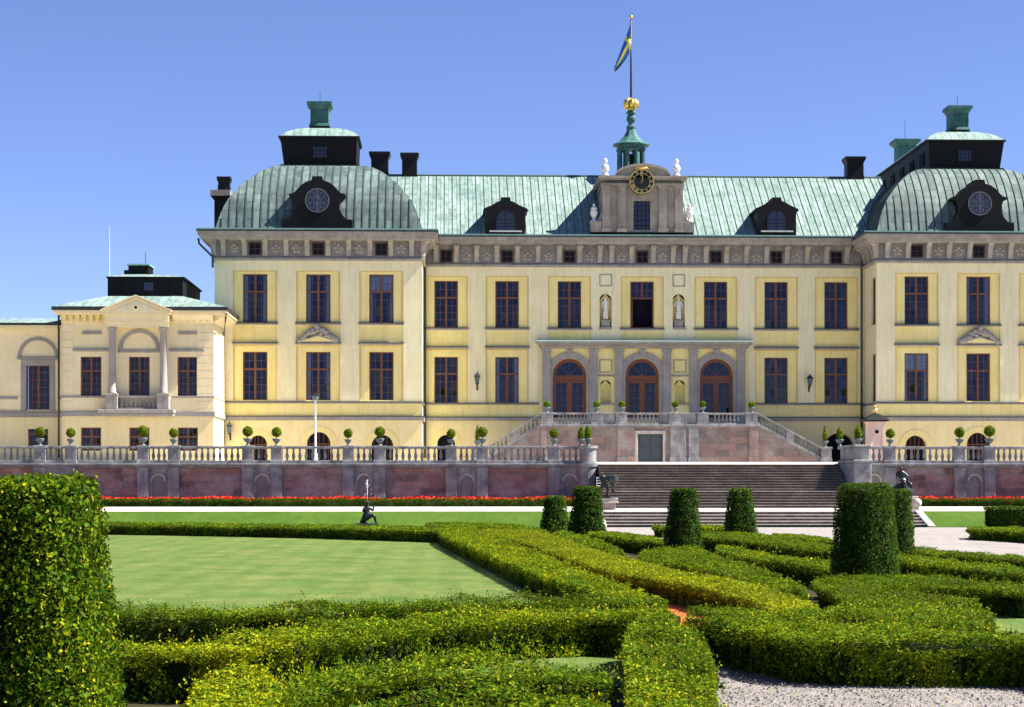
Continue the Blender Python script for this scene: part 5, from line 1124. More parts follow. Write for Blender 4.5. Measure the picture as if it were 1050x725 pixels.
m.build('flag', ['blue', 'flagyellow'], fp, True)
# ================================================================== STATUES
def weld(name, me, mat, parent=None, loc=(0, 0, 0), rz=0, scale=1):
    me.materials.clear(); me.materials.append(M[mat]); o = place(bpy.data.objects.new(name, me), parent, loc); o.rotation_euler = (0, 0, rz); o.scale = (scale,) * 3; return o
def robed(seed, arm):
    V = [(0, 0, 1.0), (0, 0, .6), (.03, -.02, .12), (.01, 0, 1.25), (0, 0, 1.5), (0, 0, 1.62), (0, -.02, 1.78), (0, -.01, 1.90), (-.22, 0, 1.47), (-.32, -.05, 1.18), (-.24 + arm * .06, -.2, .98 + arm * .25), (.22, 0, 1.47), (.31, .02, 1.17), (.27, -.10, .90), (.10, -.06, .55), (.12, -.10, .06), (-.13, -.03, .05)]
    E = [(0, 1), (1, 2), (0, 3), (3, 4), (4, 5), (5, 6), (6, 7), (4, 8), (8, 9), (9, 10), (4, 11), (11, 12), (12, 13), (0, 14), (14, 15), (1, 16)]
    R = [.19, .19, .17, .17, .15, .065, .115, .08, .085, .065, .05, .085, .065, .05, .12, .09, .10]
    return figure(V, E, R)
RB = robed(1, 0); RB2 = robed(2, 1)
for px, me, lab in ((621, RB, 'white marble draped statue in the upper niche left of the open window'), (696, RB2, 'white marble draped statue in the upper niche right of the open window')):
    zb = zc(335.4); x = X(px, DC); y = DC + .22
    t = thing('statue', lab, 'statue', (x, y, zb), 'niche statues')
    m = MB(); m.box(x - .34, x + .34, y - .22, y + .22, zb, zb + .5); m.box(x - .40, x + .40, y - .26, y + .24, zb + .5, zb + .6); m.build('plinth', 'porch', t, bevel=.02)
    weld('figure', me, 'marble', t, (x, y, zb + .58), 0, 1.02)
def bust_mesh(tall):
    b = MB(); b.lathe([(.30, 0), (.30, .12), (.20, .18), (.17, .28), (.26, .36), (.32, .55), (.30, .72), (.20, .86), (.09, .92), (.10, .98), (.17, 1.04), (.185, 1.16), (.14, 1.29), (.05, 1.35)] if tall else [(.28, 0), (.28, .12), (.13, .2), (.11, .3), (.24, .45), (.33, .68), (.30, .85), (.22, .95), (.28, 1.02), (.28, 1.08), (.10, 1.18), (.12, 1.26), (.10, 1.38), (.03, 1.44)], n=16)
    o = b.build('bust', 'marble', None, True); C.objects.unlink(o); return o.data
BT, BU = bust_mesh(True), bust_mesh(False)
for px, py, me, y, lab, nm, cat in ((620.5, 181, BT, gD - .1, 'pale stone bust on the top left corner of the clock gable', 'roof_bust', 'bust'), (693.5, 181, BT, gD - .1, 'pale stone bust on the top right corner of the clock gable', 'roof_bust', 'bust'), (609.3, 227.5, BU, gD + .3, 'pale stone urn on the plinth at the lower left of the clock gable', 'roof_urn', 'urn'), (707.6, 227.5, BU, gD + .3, 'pale stone urn on the plinth at the lower right of the clock gable', 'roof_urn', 'urn')):
    o = place(bpy.data.objects.new(nm, me), None, (gx(px), y, gz(py) + .01)); o.scale = (1, 1, 1.06); tag(o, lab, cat, 'gable ornaments')
# kneeling bronze figure with a raised arm on a low plinth, blowing a thin jet
def kneeler():
    V = [(0, 0, .38), (.02, 0, .62), (.04, 0, .86), (.05, 0, .98), (.06, -.04, 1.13), (.06, -.03, 1.24), (-.12, -.05, .84), (-.16, -.22, .66), (-.05, -.34, .86), (.20, -.04, .84), (.36, -.10, .70), (.40, -.10, 1.0), (.22, -.12, .44), (.42, -.16, .48), (.52, -.10, .10), (.62, -.14, .05), (-.18, -.06, .20), (-.30, .02, .08), (-.02, .06, .06), (.16, .06, .05)]
    E = [(0, 1), (1, 2), (2, 3), (3, 4), (4, 5), (2, 6), (6, 7), (7, 8), (2, 9), (9, 10), (10, 11), (0, 12), (12, 13), (13, 14), (14, 15), (0, 16), (16, 17), (17, 18), (18, 19)]
    R = [.16, .15, .17, .06, .115, .07, .07, .055, .045, .07, .055, .045, .13, .10, .06, .05, .14, .10, .08, .05]
    return figure(V, E, R)
kx, ky = X(375.5, 90), 90.0
t = thing('fountain_statue', 'dark bronze crouching figure with a raised arm, a thin water jet above its head', 'statue', (kx, ky, 0))
weld('figure', kneeler(), 'bronze', t, (kx, ky, Z(539, ky, 375) + .06), 0, .88)
m = MB(); m.lathe([(.62, -.05), (.62, Z(539, ky, 375) + .06), (.5, Z(539, ky, 375) + .12)], kx, ky, 16); m.build('plinth', 'bronze', t)
m = MB(); zj = Z(514, ky, 375)
m.tube([(kx + .05, ky, Z(516, ky, 375)), (kx + .05, ky, Z(506, ky, 375)), (kx + .04, ky, Z(496, ky, 375)), (kx + .05, ky, Z(492, ky, 375))], [.008, .013, .022, .008], 6)
rr = random.Random(3)
for i in range(45):
    a, b = rr.gauss(0, .10), rr.random() ** .6; r = .014; zz = Z(510 - 18 * b, ky, 375); n0 = len(m.v); m.lathe([(.002, -r), (r, 0), (.002, r)], kx + .05 + a * (1.3 - b), ky + rr.gauss(0, .08), 5); m.v[n0:] = [(p, q, w + zz) for p, q, w in m.v[n0:]]
m.build('water_jet', 'water', t, True)
# bronze groups beside the lower steps: a figure wrestling with a large vessel
def wrestler(f):
    V = [(0, 0, .95), (-.03 * f, 0, 1.2), (-.08 * f, 0, 1.45), (-.12 * f, -.02, 1.58), (-.20 * f, -.06, 1.72), (-.24 * f, -.06, 1.83), (-.26 * f, .02, 1.40), (-.36 * f, -.12, 1.14), (-.12 * f, -.28, 1.02), (.10 * f, -.05, 1.44), (.36 * f, -.14, 1.34), (.62 * f, -.12, 1.20), (-.14 * f, -.02, .86), (-.22 * f, -.08, .46), (-.34 * f, -.02, .06), (-.24 * f, -.16, .03), (.14 * f, 0, .86), (.30 * f, -.06, .50), (.20 * f, .06, .06), (.34 * f, -.08, .03)]
    E = [(0, 1), (1, 2), (2, 3), (3, 4), (4, 5), (2, 6), (6, 7), (7, 8), (2, 9), (9, 10), (10, 11), (0, 12), (12, 13), (13, 14), (14, 15), (0, 16), (16, 17), (17, 18), (18, 19)]
    R = [.19, .17, .20, .075, .13, .08, .09, .07, .06, .09, .07, .055, .14, .095, .06, .06, .14, .095, .06, .06]
    return figure(V, E, R)
def wrest_group(px, D, pyb, pyt, f, lab, pedestal):
    x = X(px, D); zb = Z(pyb, D, px); zt = Z(pyt, D, px)
    t = thing('bronze_group', lab, 'statue', (x, D, zb)); sc = (zt - zb) / 1.9
    weld('figure', wrestler(f), 'bronze', t, (x - .18 * f, D, zb + .02), 0, sc)
    m = MB(); vx = x + .42 * f; m.lathe([(.10, zb + .02), (.16, zb + .10), (.10, zb + .35), (.30, zb + .62), (.42, zb + .80), (.44, zb + .95), (.36, zb + 1.08), (.40, zb + 1.12), (.34, zb + 1.14)], vx, D - .05, 18); m.v = [(vx - .10 * f + (a - vx) * .72, b, zb + .25 + (c - zb) * .80) for a, b, c in m.v]; m.build('vessel', 'bronze_green', t, True)
    m = MB(); m.lathe([(.75, zb - .04), (.72, zb + .03)], x, D, 18); m.build('base', 'bronze', t)
    if pedestal:
        a = X(px - 11, D); b_ = X(px + 10, D); z0 = Z(524.8, D, px) - .05; p = tag(place(bpy.data.objects.new('pedestal', None), None, (x, D, z0)), 'mauve stone pedestal under the bronze group left of the steps', 'pedestal')
        m = MB(); m.box(a + .1, b_ - .1, D - .55, D + .55, z0, zb - .32); m.build('block', 'pedestal', p, bevel=.02); m = MB(); m.box(a - .02, b_ + .04, D - .7, D + .7, zb - .32, zb - .22); m.box(a + .06, b_ - .04, D - .62, D + .62, zb - .219, zb - .13); m.box(a + .02, b_, D - .66, D + .66, zb - .129, zb - .05); m.build('cap', 'coping', p, bevel=.02); m = MB(); m.box(a, b_, D - .66, D + .66, z0, z0 + .14); m.build('foot', 'pedestal', p, bevel=.02)
wrest_group(622.5, 105, 509.8, 483.5, 1, 'dark bronze figure grappling a large vessel on the pedestal left of the steps', True)
# the second group: a seated bronze figure on a rock
def sitter():
    V = [(0, 0, .8), (-.08, 0, 1.05), (-.14, -.02, 1.3), (-.15, -.03, 1.42), (-.14, -.08, 1.56), (-.12, -.08, 1.66), (-.34, 0, 1.24), (-.40, -.10, .95), (-.22, -.24, .82), (.08, -.06, 1.26), (.26, -.16, 1.06), (.22, -.24, .80), (-.08, -.2, .78), (-.02, -.5, .74), (.02, -.5, .30), (.10, -.6, .24), (.18, -.12, .74), (.42, -.32, .60), (.46, -.3, .18), (.56, -.4, .12)]
    E = [(0, 1), (1, 2), (2, 3), (3, 4), (4, 5), (2, 6), (6, 7), (7, 8), (2, 9), (9, 10), (10, 11), (0, 12), (12, 13), (13, 14), (14, 15), (0, 16), (16, 17), (17, 18), (18, 19)]
    R = [.20, .18, .20, .08, .13, .08, .09, .07, .06, .09, .07, .055, .14, .10, .065, .06, .14, .10, .065, .06]
    return figure(V, E, R)
x, D = X(926, 106), 106.0; zb = Z(508, D, 926)
t = thing('bronze_group', 'dark bronze seated figure on a rock before the pink terrace wall, partly behind clipped yew', 'statue', (x, D, zb))
weld('figure', sitter(), 'bronze', t, (x, D, zb + .05), 0, .92)
m = MB(); m.lathe([(.66, zb - .02), (.62, zb + .12), (.56, zb + .34), (.42, zb + .58), (.30, zb + .70)], x, D, 11); rr = random.Random(9); m.v = [(p + rr.gauss(0, .05), q + rr.gauss(0, .05), w) for p, q, w in m.v]; m.build('rock', 'bronze', t)
p = tag(place(bpy.data.objects.new('pedestal', None), None, (x, D, .8)), 'mauve stone pedestal under the seated bronze figure right of the steps', 'pedestal')
m = MB(); m.box(x - .6, x + .6, D - .55, D + .55, .8, zb - .2); m.build('block', 'pedestal', p, bevel=.02); m = MB(); m.box(x - .7, x + .7, D - .66, D + .66, zb - .199, zb - .04); m.build('cap', 'coping', p, bevel=.02)
# ================================================================== KIOSK, LAMPS, MAST
kD = 134.0; kz = terrace_z(kD); K = lambda px: X(px, kD); kzp = lambda py: Z(py, kD, 897)
t = thing('sentry_box', 'rose painted sentry box with a dark roof and gilded finial on the right terrace', 'sentry box', (K(897.3), kD, kz))
m = MB(); cx = K(897.3); w = .56; m.box(cx - w, cx + w, kD - w, kD + w, kz, kzp(431)); m.box(cx - w - .09, cx + w + .09, kD - w - .09, kD + w + .09, kzp(434), kzp(432.4))
for s in (-1, 1): m.box(cx + s * (w - .1) - .1, cx + s * (w - .1) + .1, kD - w - .05, kD - w, kz, kzp(434.1))
m.build('body', 'kiosk', t, bevel=.015)
m = MB(); n0 = 0; m.lathe([(.13, 0), (.13, .03)], 0, 0, 18); m.v = [(cx + a, kD - w - .01 - c, kzp(443) + b) for a, b, c in m.v]; m.build('window', 'dark', t)
m = MB(); m.lathe([(1.12, kzp(432.3)), (1.16, kzp(431)), (.85, kzp(428.2)), (.35, kzp(425)), (.12, kzp(423.6))], cx, kD, 4, rot=math.pi / 4); m.build('roof', 'black', t)
m = MB(); m.lathe([(.10, kzp(423.8)), (.14, kzp(422.9)), (.07, kzp(422.2)), (.20, kzp(420.8)), (.17, kzp(419.4)), (.05, kzp(418.4)), (.10, kzp(417.4)), (.02, kzp(416))], cx, kD, 14); m.build('finial', 'gold', t, True)
lD = 128.0; lx = X(323.5, lD); lz = terrace_z(lD); L_ = lambda py: Z(py, lD, 323)
t = thing('street_lamp', 'slender white lamp post with a glass lantern head on the left terrace', 'lamp post', (lx, lD, lz))
m = MB(); m.lathe([(.16, lz - .05), (.16, lz + .5), (.075, lz + .7), (.055, L_(411.5)), (.10, L_(411)), (.10, L_(410.6))], lx, lD, 12); m.build('post', 'white_paint', t, True)
m = MB(); m.lathe([(.10, L_(410.6)), (.17, L_(409.8)), (.26, L_(406))], lx, lD, 6, close=False); m.build('lamp_glass', 'pot', t); m = MB(); m.lathe([(.30, L_(406)), (.30, L_(405.6)), (.16, L_(404.2)), (.04, L_(403.3)), (.03, L_(402.6))], lx, lD, 6); m.build('cap', 'chimney', t)
def lantern_(px, py, D, lab):
    x, z = X(px, D), Z(py, D, px); t = thing('wall_lantern', lab, 'wall lantern', (x, D - .02, z - .5), 'wall lanterns'); y = D - .55
    m = MB(); m.lathe([(.06, z - .45), (.14, z - .38), (.24, z + .20), (.26, z + .22), (.26, z + .26), (.13, z + .42), (.05, z + .48), (.03, z + .60)], x, y, 6); m.build('housing', 'iron', t)
    m = MB(); m.tube([(x, D, z - .62), (x, D - .28, z - .72), (x, y, z - .58), (x, y, z - .42)], .04, 6); m.tube([(x, D, z - .9), (x, D - .02, z - .4)], .07, 6); m.build('bracket', 'iron', t)
    m = MB()
    for k in range(6):
        a = math.pi / 3 * (k + .5); ca, sa = math.cos(a), math.sin(a); q = lambda r, h, s: (x + r * ca - s * sa, y + r * sa + s * ca, z + h); m.face([q(.145, -.33, -.05), q(.145, -.33, .05), q(.212, .16, .085), q(.212, .16, -.085)])
    m.build('glass_panel', 'pot', t)
lantern_(489.3, 389, DC, 'black wall lantern between the two windows left of the porch'); lantern_(829.3, 391, DC, 'black wall lantern between the two windows right of the porch'); lantern_(236.2, 440, DP, 'black wall lantern low on the left corner of the left domed pavilion')
mD = 172.0; x = X(112.3, mD); t = thing('aerial_mast', 'thin white aerial mast rising behind the side pavilion roof', 'mast', (x, mD, 4))
m = MB(); m.tube([(x, mD, 3.9), (x, mD, Z(258, mD, 112)), (x, mD, Z(232, mD, 112))], [.07, .035, .02], 6); m.build('pole', 'white_paint', t); m = MB(); m.lathe([(.02, Z(259, mD, 112)), (.09, Z(258, mD, 112)), (.02, Z(257, mD, 112))], x, mD, 8); m.build('knob', 'kiosk', t)
# ================================================================== POTTED TOPIARIES
def sphere_tris(r, cz, sz=1.0, cone=0.0):
    tr = []; n, k = 14, 8
    def P(i, j):
        th = math.pi * j / k; a = 2 * math.pi * i / n; zz = math.cos(th); q = math.sin(th) * (1 - cone * (zz * .5 + .5)) ; return (r * q * math.cos(a), r * q * math.sin(a), cz + r * sz * zz)
    for j in range(k):
        for i in range(n):
            a, b, c, d = P(i, j), P(i, j + 1), P(i + 1, j + 1), P(i + 1, j)
            if j > 0: tr.append([a, c, d])
            if j < k - 1: tr.append([a, b, c])
    return [t for t in tr if (Vector(t[1]) - Vector(t[0])).cross(Vector(t[2]) - Vector(t[0])).length > 1e-7]
def pot_kind(kind):
    root = bpy.data.objects.new('potted_topiary', None); WL[root] = Vector((0, 0, 0)); C.objects.link(root)
    b = MB(); b.lathe([(.15, 0), (.15, .05), (.07, .09), (.065, .14), (.15, .22), (.23, .32), (.26, .40), (.27, .44), (.22, .44), (.20, .40)], n=14); b.build('urn', 'pot', root, True)
    if kind == 'ball': tr = sphere_tris(.30, .84); cz, r, sz, zs0 = .84, .24, 1, .6
    elif kind == 'small': tr = sphere_tris(.26, .66); cz, r, sz, zs0 = .66, .2, 1, .5
    elif kind == 'egg': tr = sphere_tris(.27, .82, 1.55, .45); cz, r, sz, zs0 = .80, .18, 1.5, .5
    else: tr = sphere_tris(.22, 1.0, 2.7, .75); cz, r, sz, zs0 = .95, .12, 2.4, .5
    b = MB(); b.lathe([(.03, .38), (.03, cz)], n=7); b.build('stem', 'bark', root)
    cb = MB(); cb.lathe([(r * math.sin(math.pi * j / 8) + .003, cz - r * sz * math.cos(math.pi * j / 8)) for j in range(9)], n=12)
    leafobj('crown', [leaves(tr, .075, 3.2, (-.05, .025), rough=.015)], ['leaf', 'twigs'], root, (cb.v, cb.f)); return root
POT = {k: pot_kind(k) for k in ('ball', 'small', 'egg', 'spire')}; used = set()
def pot(kind, px, D, z, lab, grp='potted topiaries', s=1.0, rz=0):
    P = POT[kind]; x = X(px, D)
    if kind in used: o = copy(P, None, (x, D, z))
    else: used.add(kind); o = P; o.location = (x, D, z); WL[o] = Vector((x, D, z))
    o.rotation_euler = (0, 0, rz); o.scale = (s,) * 3; return tag(o, lab, 'potted plant', grp)
behind = {41: 'before the gallery wing', 72.5: 'below the left edge of the side pavilion', 146.6: 'below the side pavilion balcony', 178: 'below the right balcony column', 254: 'left of the leftmost arched basement window',
          283.5: 'right of the leftmost arched basement window', 357: 'first to the right of the lamp post', 389.5: 'second to the right of the lamp post', 462.7: 'first to the left of the slim spire', 494.7: 'just right of the slim spire', 568: 'below the left door of the porch'}
q = 0
for px, b_ in behind.items(): q += 1; pot('ball', px, 115.22, 4.49, 'round urn bush on the terrace balustrade, ' + b_, 'round bushes on the terrace balustrade', random.uniform(.86, 1.12), q)
pot('egg', 595.8, 115.1, 4.49, 'egg shaped bush in an urn beside the steps, left one of the close pair', 'egg shaped bushes', .92, 1); pot('egg', 603, 115.3, 4.49, 'egg shaped bush in an urn beside the steps, right one of the close pair', 'egg shaped bushes', 1.0, 2)
pot('egg', 861, 115.22, 4.49, 'bright egg shaped bush in front of the dark arch right of the steps', 'egg shaped bushes', .9, 3); pot('egg', 880, 115.22, 4.49, 'egg shaped bush in an urn just left of the rose sentry box', 'egg shaped bushes', 1.0, 4)
for px, b_ in ((912.7, 'just right of the rose sentry box'), (984, 'between the two arched basement windows at the right'), (1014.7, 'before the rightmost arched basement window')): q += 1; pot('ball', px, 115.22, 4.49, 'round urn bush on the terrace balustrade, ' + b_, 'round bushes on the terrace balustrade', random.uniform(.88, 1.12), q)
zE_ = ZF + 1.10
for px, b_ in ((561, 'left of the left door'), (611.8, 'right of the left door'), (637.5, 'left of the middle door'), (692.8, 'right of the middle door'), (720.5, 'left of the right door'), (770.8, 'at the top of the right side flight')): q += 1; pot('small', px, DE + .26, zE_, 'small round bush on the entrance balustrade, ' + b_, 'small bushes on the entrance balustrade', 1.0, q)
pot('spire', 489.5, DE + .3, 5.22, 'slim spire bush on the pedestal at the foot of the left side flight', 'spire bushes', 1.1, 0); pot('spire', 846, DE + .3, 5.22, 'slim spire bush on the pedestal at the foot of the right side flight', 'spire bushes', 1.1, 1)
# ================================================================== FLOWER BEDS AND FAR HEDGES
xfl, xfr = X(607, 111.5), X(934, 111.5)
for a, b_, lab in ((-75, xfl - .2, 'long low dark hedge in front of the tulips under the left terrace wall'), (xfr, 75, 'low dark hedge in front of the tulips under the right terrace wall')):
    hedge([(a, 111.2), (b_, 111.2), (b_, 112.1), (a, 112.1)], .40, 'box_hedge', lab, 'leaf_dark', 'hedges edging the tulip beds', .085, 2.4, .93, False, 0)
    n = int((b_ - a) * 95); xs = rng.uniform(a, b_, n); ys = rng.uniform(112.2, 114.6, n); hs = rng.uniform(.31, .46, n) + .06 * np.sin(xs * 1.3) * np.sin(xs * .37); V = []; T = []
    p = np.stack([xs, ys, .94 + hs], 1); r = .075
    for k in range(3):
        ang = rng.uniform(0, math.pi, n); dx, dy = np.cos(ang) * r, np.sin(ang) * r; o_ = rng.normal(0, .03, (n, 3)); c = p + o_
        V.append(np.stack([c - np.stack([dx * .5, dy * .5, np.full(n, .07)], 1), c + np.stack([dx, dy, np.full(n, .05)], 1), c + np.stack([dx * 0, dy * 0, np.full(n, .08)], 1), c - np.stack([dx, dy, np.full(n, -.05)], 1)], 1)); T.append(np.repeat(rng.uniform(.4, 1, n), 4))
    for k in range(3):
        c = p - np.array([0, 0, .22]) + rng.normal(0, .06, (n, 3)); ang = rng.uniform(0, math.pi, n); dx, dy = np.cos(ang) * .05, np.sin(ang) * .05
        V.append(np.stack([c - np.stack([dx * 0, dy * 0, np.full(n, .2)], 1), c + np.stack([dx, dy, np.zeros(n)], 1), c + np.stack([dx * .5, dy * .5, np.full(n, .14)], 1), c - np.stack([dx, dy, np.zeros(n)], 1)], 1)); T.append(np.repeat(rng.uniform(0, .3, n), 4))
    o = leafobj('red_tulips', [(np.vstack([v.reshape(-1, 3) for v in V]), np.concatenate(T))], ['tulip'], None, None, ((a + b_) / 2, 113, .94)); struct(o, 'stuff'); tag(o, 'massed red tulips in the bed under the ' + ('left' if a < 0 and b_ < 30 and a == -75 else 'right') + ' terrace wall', 'flowers')
# ================================================================== PARTERRE
h_ = .40
def yb(amount, x0=None):
    def f(p, t): return t + amount
    return f
H = [
 ('far', [(-60, 535.0), (118, 536.2), (250, 537.8), (400, 540), (470, 541.5), (466, 546.5), (400, 544.6), (300, 542), (118, 539.2), (-60, 538)], 'leaf', 'low dark hedge along the far edge of the lawn', .04),
 ('lr', [(446, 545), (465, 541.5), (490, 543.5), (520, 554), (560, 570), (600, 587), (640, 602), (672, 614), (694, 626), (660, 626), (610, 612), (575, 600), (535, 586), (500, 571), (468, 557), (448, 549)], 'leaf', 'broad hedge along the right edge of the lawn', .12),
 ('yellow', [(486, 543.5), (530, 543.8), (570, 549.5), (610, 563.5), (640, 571.5), (690, 585), (738, 594), (775, 599), (814, 611), (846, 623), (850, 634), (790, 628), (766, 616), (728, 607), (700, 600), (654, 592.5), (620, 587), (585, 576), (540, 559), (505, 549)], 'leaf_yellow', 'yellow tipped hedge sweeping diagonally through the middle of the parterre', .02),
 ('g0', [(432, 536.8), (478, 536.5), (530, 538.5), (566, 545), (566, 549.5), (535, 546), (500, 541.5), (440, 540.5)], 'leaf', 'short green hedge below the grass bank, left of the smallest cone', .06),
 ('a', [(560, 546.5), (585, 546.5), (612, 553), (644, 566), (640, 570.5), (606, 561), (575, 552.5)], 'leaf', 'green hedge right behind the yellow hedge, below the two left cones', .1),
 ('r4', [(598, 546.3), (640, 546.5), (684, 553.5), (684, 558.5), (640, 553), (604, 549.5)], 'leaf', 'hedge running behind the tall left cone towards the gravel', .04),
 ('block', [(667, 539.3), (690, 539.3), (745, 539.3), (745, 541.8), (690, 541.8), (667, 541.8)], 'leaf', 'short hedge block at the foot of the steps beside the gravel', .05),
 ('b', [(647, 571), (660, 566), (690, 563), (720, 562), (738, 572), (776, 582), (806, 592), (836, 606), (826, 613), (763, 597.5), (738, 590.5), (700, 581), (660, 576)], 'leaf', 'rounded hedge band in front of the central slim cone', .1),
 ('c', [(726, 561.5), (750, 562), (776, 567), (814, 573.8), (856, 577), (900, 579.5), (900, 586.5), (850, 585.5), (824, 581.5), (795, 577), (766, 573), (742, 568.5)], 'leaf', 'hedge passing behind the largest cone at mid depth', .06),
 ('r2', [(715, 546.3), (774, 546.5), (814, 554), (852, 560), (890, 564), (890, 569), (850, 567), (800, 561), (760, 555), (716, 552)], 'leaf', 'hedge right behind the central slim cone reaching the largest cone', .06),
 ('r3', [(788, 547.6), (820, 549), (862, 554.5), (862, 558), (820, 553.5), (790, 550)], 'leaf', 'thin far hedge beside the gravel, left of the largest cone', .03),
 ('e1', [(920, 562), (940, 562), (968, 565.5), (1000, 568), (1060, 572), (1060, 576.5), (1000, 572.5), (960, 570), (924, 566)], 'leaf', 'rear hedge on the right bordering the pale gravel court', .07),
 ('e2', [(912, 570), (940, 570.5), (972, 575), (1000, 578.5), (1060, 584), (1060, 590), (1000, 586), (960, 581), (914, 576)], 'leaf', 'middle hedge on the right with a dark shaded front', .07),
 ('h7', [(822, 596.5), (850, 594), (900, 592.5), (930, 590), (965, 592.5), (1000, 596.5), (1060, 602), (1060, 611), (1000, 605), (965, 603.5), (930, 603), (900, 606), (880, 621), (860, 617), (838, 607)], 'leaf', 'thick hedge wrapping the front of the largest cone', .08),
 ('m', [(842, 628), (866, 622), (898, 611), (930, 607), (983, 614), (1010, 622), (1026, 634), (1034, 642), (1000, 642), (930, 639), (860, 637), (790, 636), (740, 636), (704, 636), (690, 634), (714, 628.5), (760, 627), (800, 629)], 'leaf', 'broad box hedge in the right foreground behind the long front hedge', .12),
 ('m2', [(704, 637.5), (740, 638.5), (800, 638.5), (860, 640), (930, 642), (1000, 645.5), (1060, 651), (1110, 660), (1110, 668), (1060, 661), (1000, 660), (930, 660.5), (860, 660), (800, 657), (765, 651), (735, 644.5)], 'leaf', 'long front hedge in the right foreground standing along the gravel path', .12),
 ('f1', [(-80, 627), (120, 625), (200, 626.5), (300, 623), (400, 618.5), (540, 616.3), (640, 613.5), (694, 622), (690, 627.5), (640, 619), (540, 622), (400, 625), (300, 630), (200, 634), (120, 633), (-80, 634)], 'leaf', 'dark hedge along the near edge of the lawn', .1),
 ('f2', [(-80, 664), (133, 662), (224, 658), (267, 652), (310, 644), (360, 640), (434, 634), (508, 632), (583, 627), (640, 625), (706, 632), (694, 641), (640, 634), (583, 636), (508, 640), (445, 646), (380, 655), (310, 664), (240, 672), (133, 670), (-80, 673)], 'leaf', 'yellow topped hedge crossing the foreground from the tall left topiary', .12),
 ('f3', [(250, 720), (300, 700), (350, 688), (430, 681), (520, 682), (640, 688), (640, 710), (520, 698), (430, 697), (360, 706), (310, 730)], 'leaf', 'low hedge in front of the narrow lawn strip at the bottom', .12),
 ('f4', [(176, 712), (215, 690), (262, 688), (300, 700), (300, 740), (190, 760)], 'leaf', 'small yellow bulging hedge at the bottom edge beside the left topiary', .1),
 ('f5', [(628, 644), (655, 636), (690, 638), (716, 648), (734, 664), (746, 688), (748, 720), (740, 780), (628, 780)], 'leaf', 'tall bulging box hedge in the bottom centre by the gravel path', .14),
 ('f6', [(300, 740), (400, 716), (520, 714), (640, 720), (640, 800), (300, 800)], 'leaf', 'nearest hedge along the bottom edge of the view', .12),
]
YT = {'f4': .20, 'lr': .10, 'f2': .12, 'yellow': .02, 'f5': .08, 'm': -.02, 'f1': -.06, 'far': -.04, 'f6': -.02, 'h7': -.02, 'b': .02}
for key, poly, mat, lab, rough in H:
    def tf(p, t, k=key): return t + YT.get(k, 0) + .10 * np.sin(p[:, 0] * .9 + p[:, 1] * .5) * np.sin(p[:, 1] * .37 + 1)
    hedge(poly, .48 if key in ('m', 'm2', 'f1', 'f2', 'f4', 'f5', 'f6') else h_, 'box_hedge', lab, mat, rough=rough * .8, tintf=tf, sprigs=42 if key in ('f1', 'f2', 'f3', 'f4', 'f5', 'f6', 'm', 'm2') else 16)
yD = lambda y: (HC - h_) * F / (y - YH)
def cone(px, yb_, hw1, hw0, ytop, lab, **kw):
    D = yD(yb_) + hw0 / F * 40 * 1.0; D = yD(yb_) + hw0 * yD(yb_) / F; k = D / F
    h = HC - (ytop - YH) * k - .03; r1 = hw1 * k - .045; rv = hw0 * k - .045; zv = max(.05, HC - (yb_ - YH) * k)
    r0 = r1 + (rv - r1) * h / (h - zv); topiary(px, D, r0, r1, h, lab, **kw)
cone(887, 594, 28, 37, 497, 'largest dark yew cone with a flat top in the right half of the parterre')
cone(914.5, 567, 21.3, 24, 502, 'dark yew cone half hidden right behind the largest cone')
cone(701, 562.5, 14.6, 21.5, 501, 'slim dark yew cone in the middle of the parterre in front of the steps')
cone(759.7, 547.2, 11.6, 18.2, 501, 'yew cone on the right in front of the steps, beside the gravel')
cone(602, 546.8, 14.5, 20.5, 499, 'yew cone covering the end of the left stair wall')
cone(568.5, 541.5, 11.4, 15.2, 509, 'smallest brownish yew cone, at the far left of the cones', tintf=lambda p, t: t + .12)
topiary(9, 14.3, .79, .60, 2.125, 'tall dense topiary filling the left edge of the foreground', 1.9, 'leaf', 3.4, .034, lambda p, t: np.clip(t * 1.25 - .19, .08, 1))
# clipped blocks at the right edge beyond the gravel
t = hedge([(X(1016, 97), 97), (X(1016, 97) + 5, 97), (X(1016, 97) + 5, 99), (X(1016, 97), 99)], 1.02, 'yew_hedge', 'tall clipped dark hedge block at the right edge below the lawn', 'leaf_dark', 'hedges at the right edge', .085, 2.6, 0, False, 0)
hedge([(988, 541.5), (1060, 541.5), (1080, 548), (1060, 547), (1030, 545), (990, 543.5)], .40, 'box_hedge', 'low hedge at the right edge in front of the tall clipped block', 'leaf', 'hedges at the right edge', .08, 2.6, 0, True, 0)
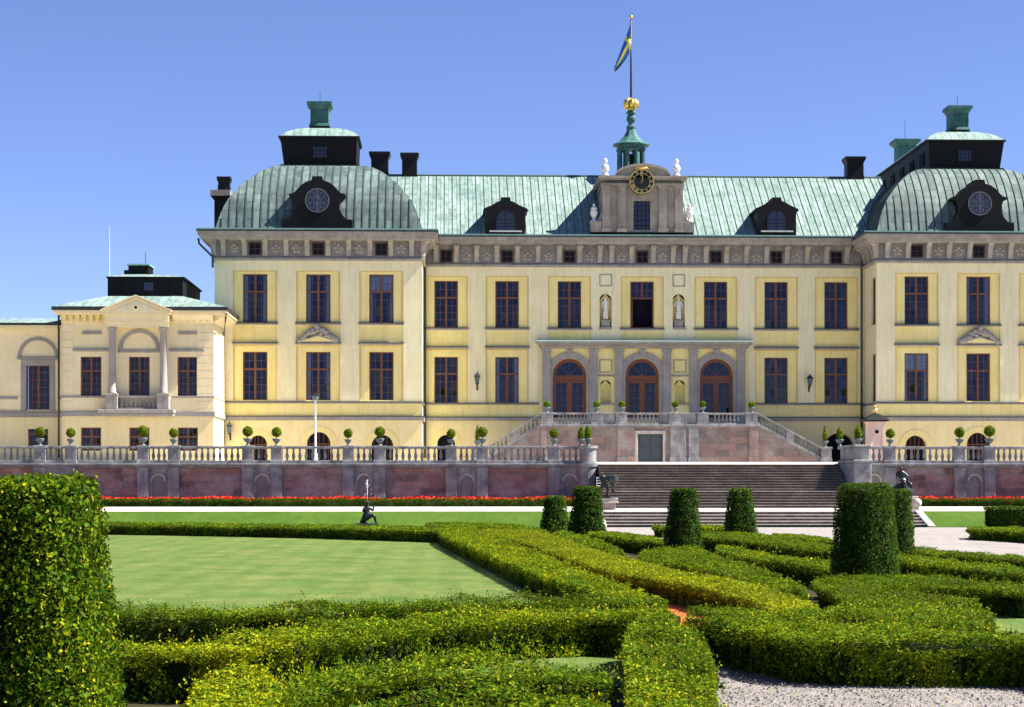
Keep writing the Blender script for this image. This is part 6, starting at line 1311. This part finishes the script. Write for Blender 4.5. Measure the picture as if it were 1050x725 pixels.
# loose stones and fallen leaves on the near gravel path
poly = [Vector((*G(*p), 0)) for p in [(735, 760), (735, 690), (752, 680), (900, 680), (1090, 690), (1150, 760)]]
tes = tessellate_polygon([poly]); tri = [[tuple(poly[i]) for i in t] for t in tes]
tri = [t if (Vector(t[1]) - Vector(t[0])).cross(Vector(t[2]) - Vector(t[0])).z > 0 else t[::-1] for t in tri]
T_ = np.array(tri); A_ = np.linalg.norm(np.cross(T_[:, 1] - T_[:, 0], T_[:, 2] - T_[:, 0]), axis=1)
def scatter(n, lo, hi, tilt, z):
    i = rng.choice(len(T_), n, p=A_ / A_.sum()); u, v = rng.random(n), rng.random(n); k = u + v > 1; u[k] = 1 - u[k]; v[k] = 1 - v[k]
    c = T_[i, 0] + (T_[i, 1] - T_[i, 0]) * u[:, None] + (T_[i, 2] - T_[i, 0]) * v[:, None]; c[:, 2] = z
    nn = np.array([0, 0, 1.0]) + rng.normal(0, tilt, (n, 3)); nn /= np.linalg.norm(nn, axis=1)[:, None]
    a = np.cross(nn, rng.normal(0, 1, (n, 3))); a /= np.linalg.norm(a, axis=1)[:, None]; b = np.cross(nn, a); L = rng.uniform(lo, hi, n)[:, None] / 2
    return np.stack([c - a * L, c + b * L * .7, c + a * L, c - b * L * .7], 1).reshape(-1, 3), np.repeat(rng.uniform(0, 1, n), 4)
struct(leafobj('loose_gravel', [scatter(16000, .012, .034, .55, .028)], ['gravel']), 'stuff'); struct(leafobj('fallen_leaves', [scatter(260, .025, .05, .35, .034)], ['leaf']), 'stuff')
# ================================================================== LIGHT, SKY, CAMERA
SUN_EL, SUN_AZ = 51.0, 94.5                 # azimuth measured from +Y (into the view) towards +X (right)
w = bpy.data.worlds.new('World'); scn.world = w; w.use_nodes = True; nt = w.node_tree; bg = nt.nodes['Background']
sky = N(nt, 'ShaderNodeTexSky', sky_type='NISHITA'); sky.sun_disc = False; sky.sun_elevation = math.radians(SUN_EL); sky.sun_rotation = math.radians(SUN_AZ)
sky.air_density = .85; sky.dust_density = 0.0; sky.ozone_density = 3.5; sky.altitude = 1800
nt.links.new(mix(nt, 1.0, sky.outputs[0], (.93, .885, 1.10), 'MULTIPLY'), bg.inputs[0]); bg.inputs[1].default_value = .05
sl = bpy.data.lights.new('sun', 'SUN'); sl.energy = 5.0; sl.angle = math.radians(.53); sl.color = (1, .95, .86)
so = bpy.data.objects.new('sun', sl); C.objects.link(so)
el, az = math.radians(SUN_EL), math.radians(SUN_AZ)
so.rotation_euler = Vector((math.sin(az) * math.cos(el), math.cos(az) * math.cos(el), math.sin(el))).to_track_quat('Z', 'Y').to_euler(); so.location = (60, -10, 90)
cam = bpy.data.cameras.new('camera'); cam.sensor_width = 36; cam.lens = 36 * F / 1050; cam.shift_y = (YH - 362.5) / 1050; cam.clip_end = 5000; cam.clip_start = .5
co = bpy.data.objects.new('camera', cam); C.objects.link(co); co.location = (0, 0, HC); co.rotation_euler = (math.pi / 2, 0, -TH); scn.camera = co
vs = scn.view_settings; vs.view_transform = 'Standard'; vs.look = 'None'; vs.exposure = 1.72; vs.gamma = 1
scn.cycles.max_bounces = 6; scn.cycles.diffuse_bounces = 4; scn.cycles.transparent_max_bounces = 12; scn.cycles.use_denoising = True
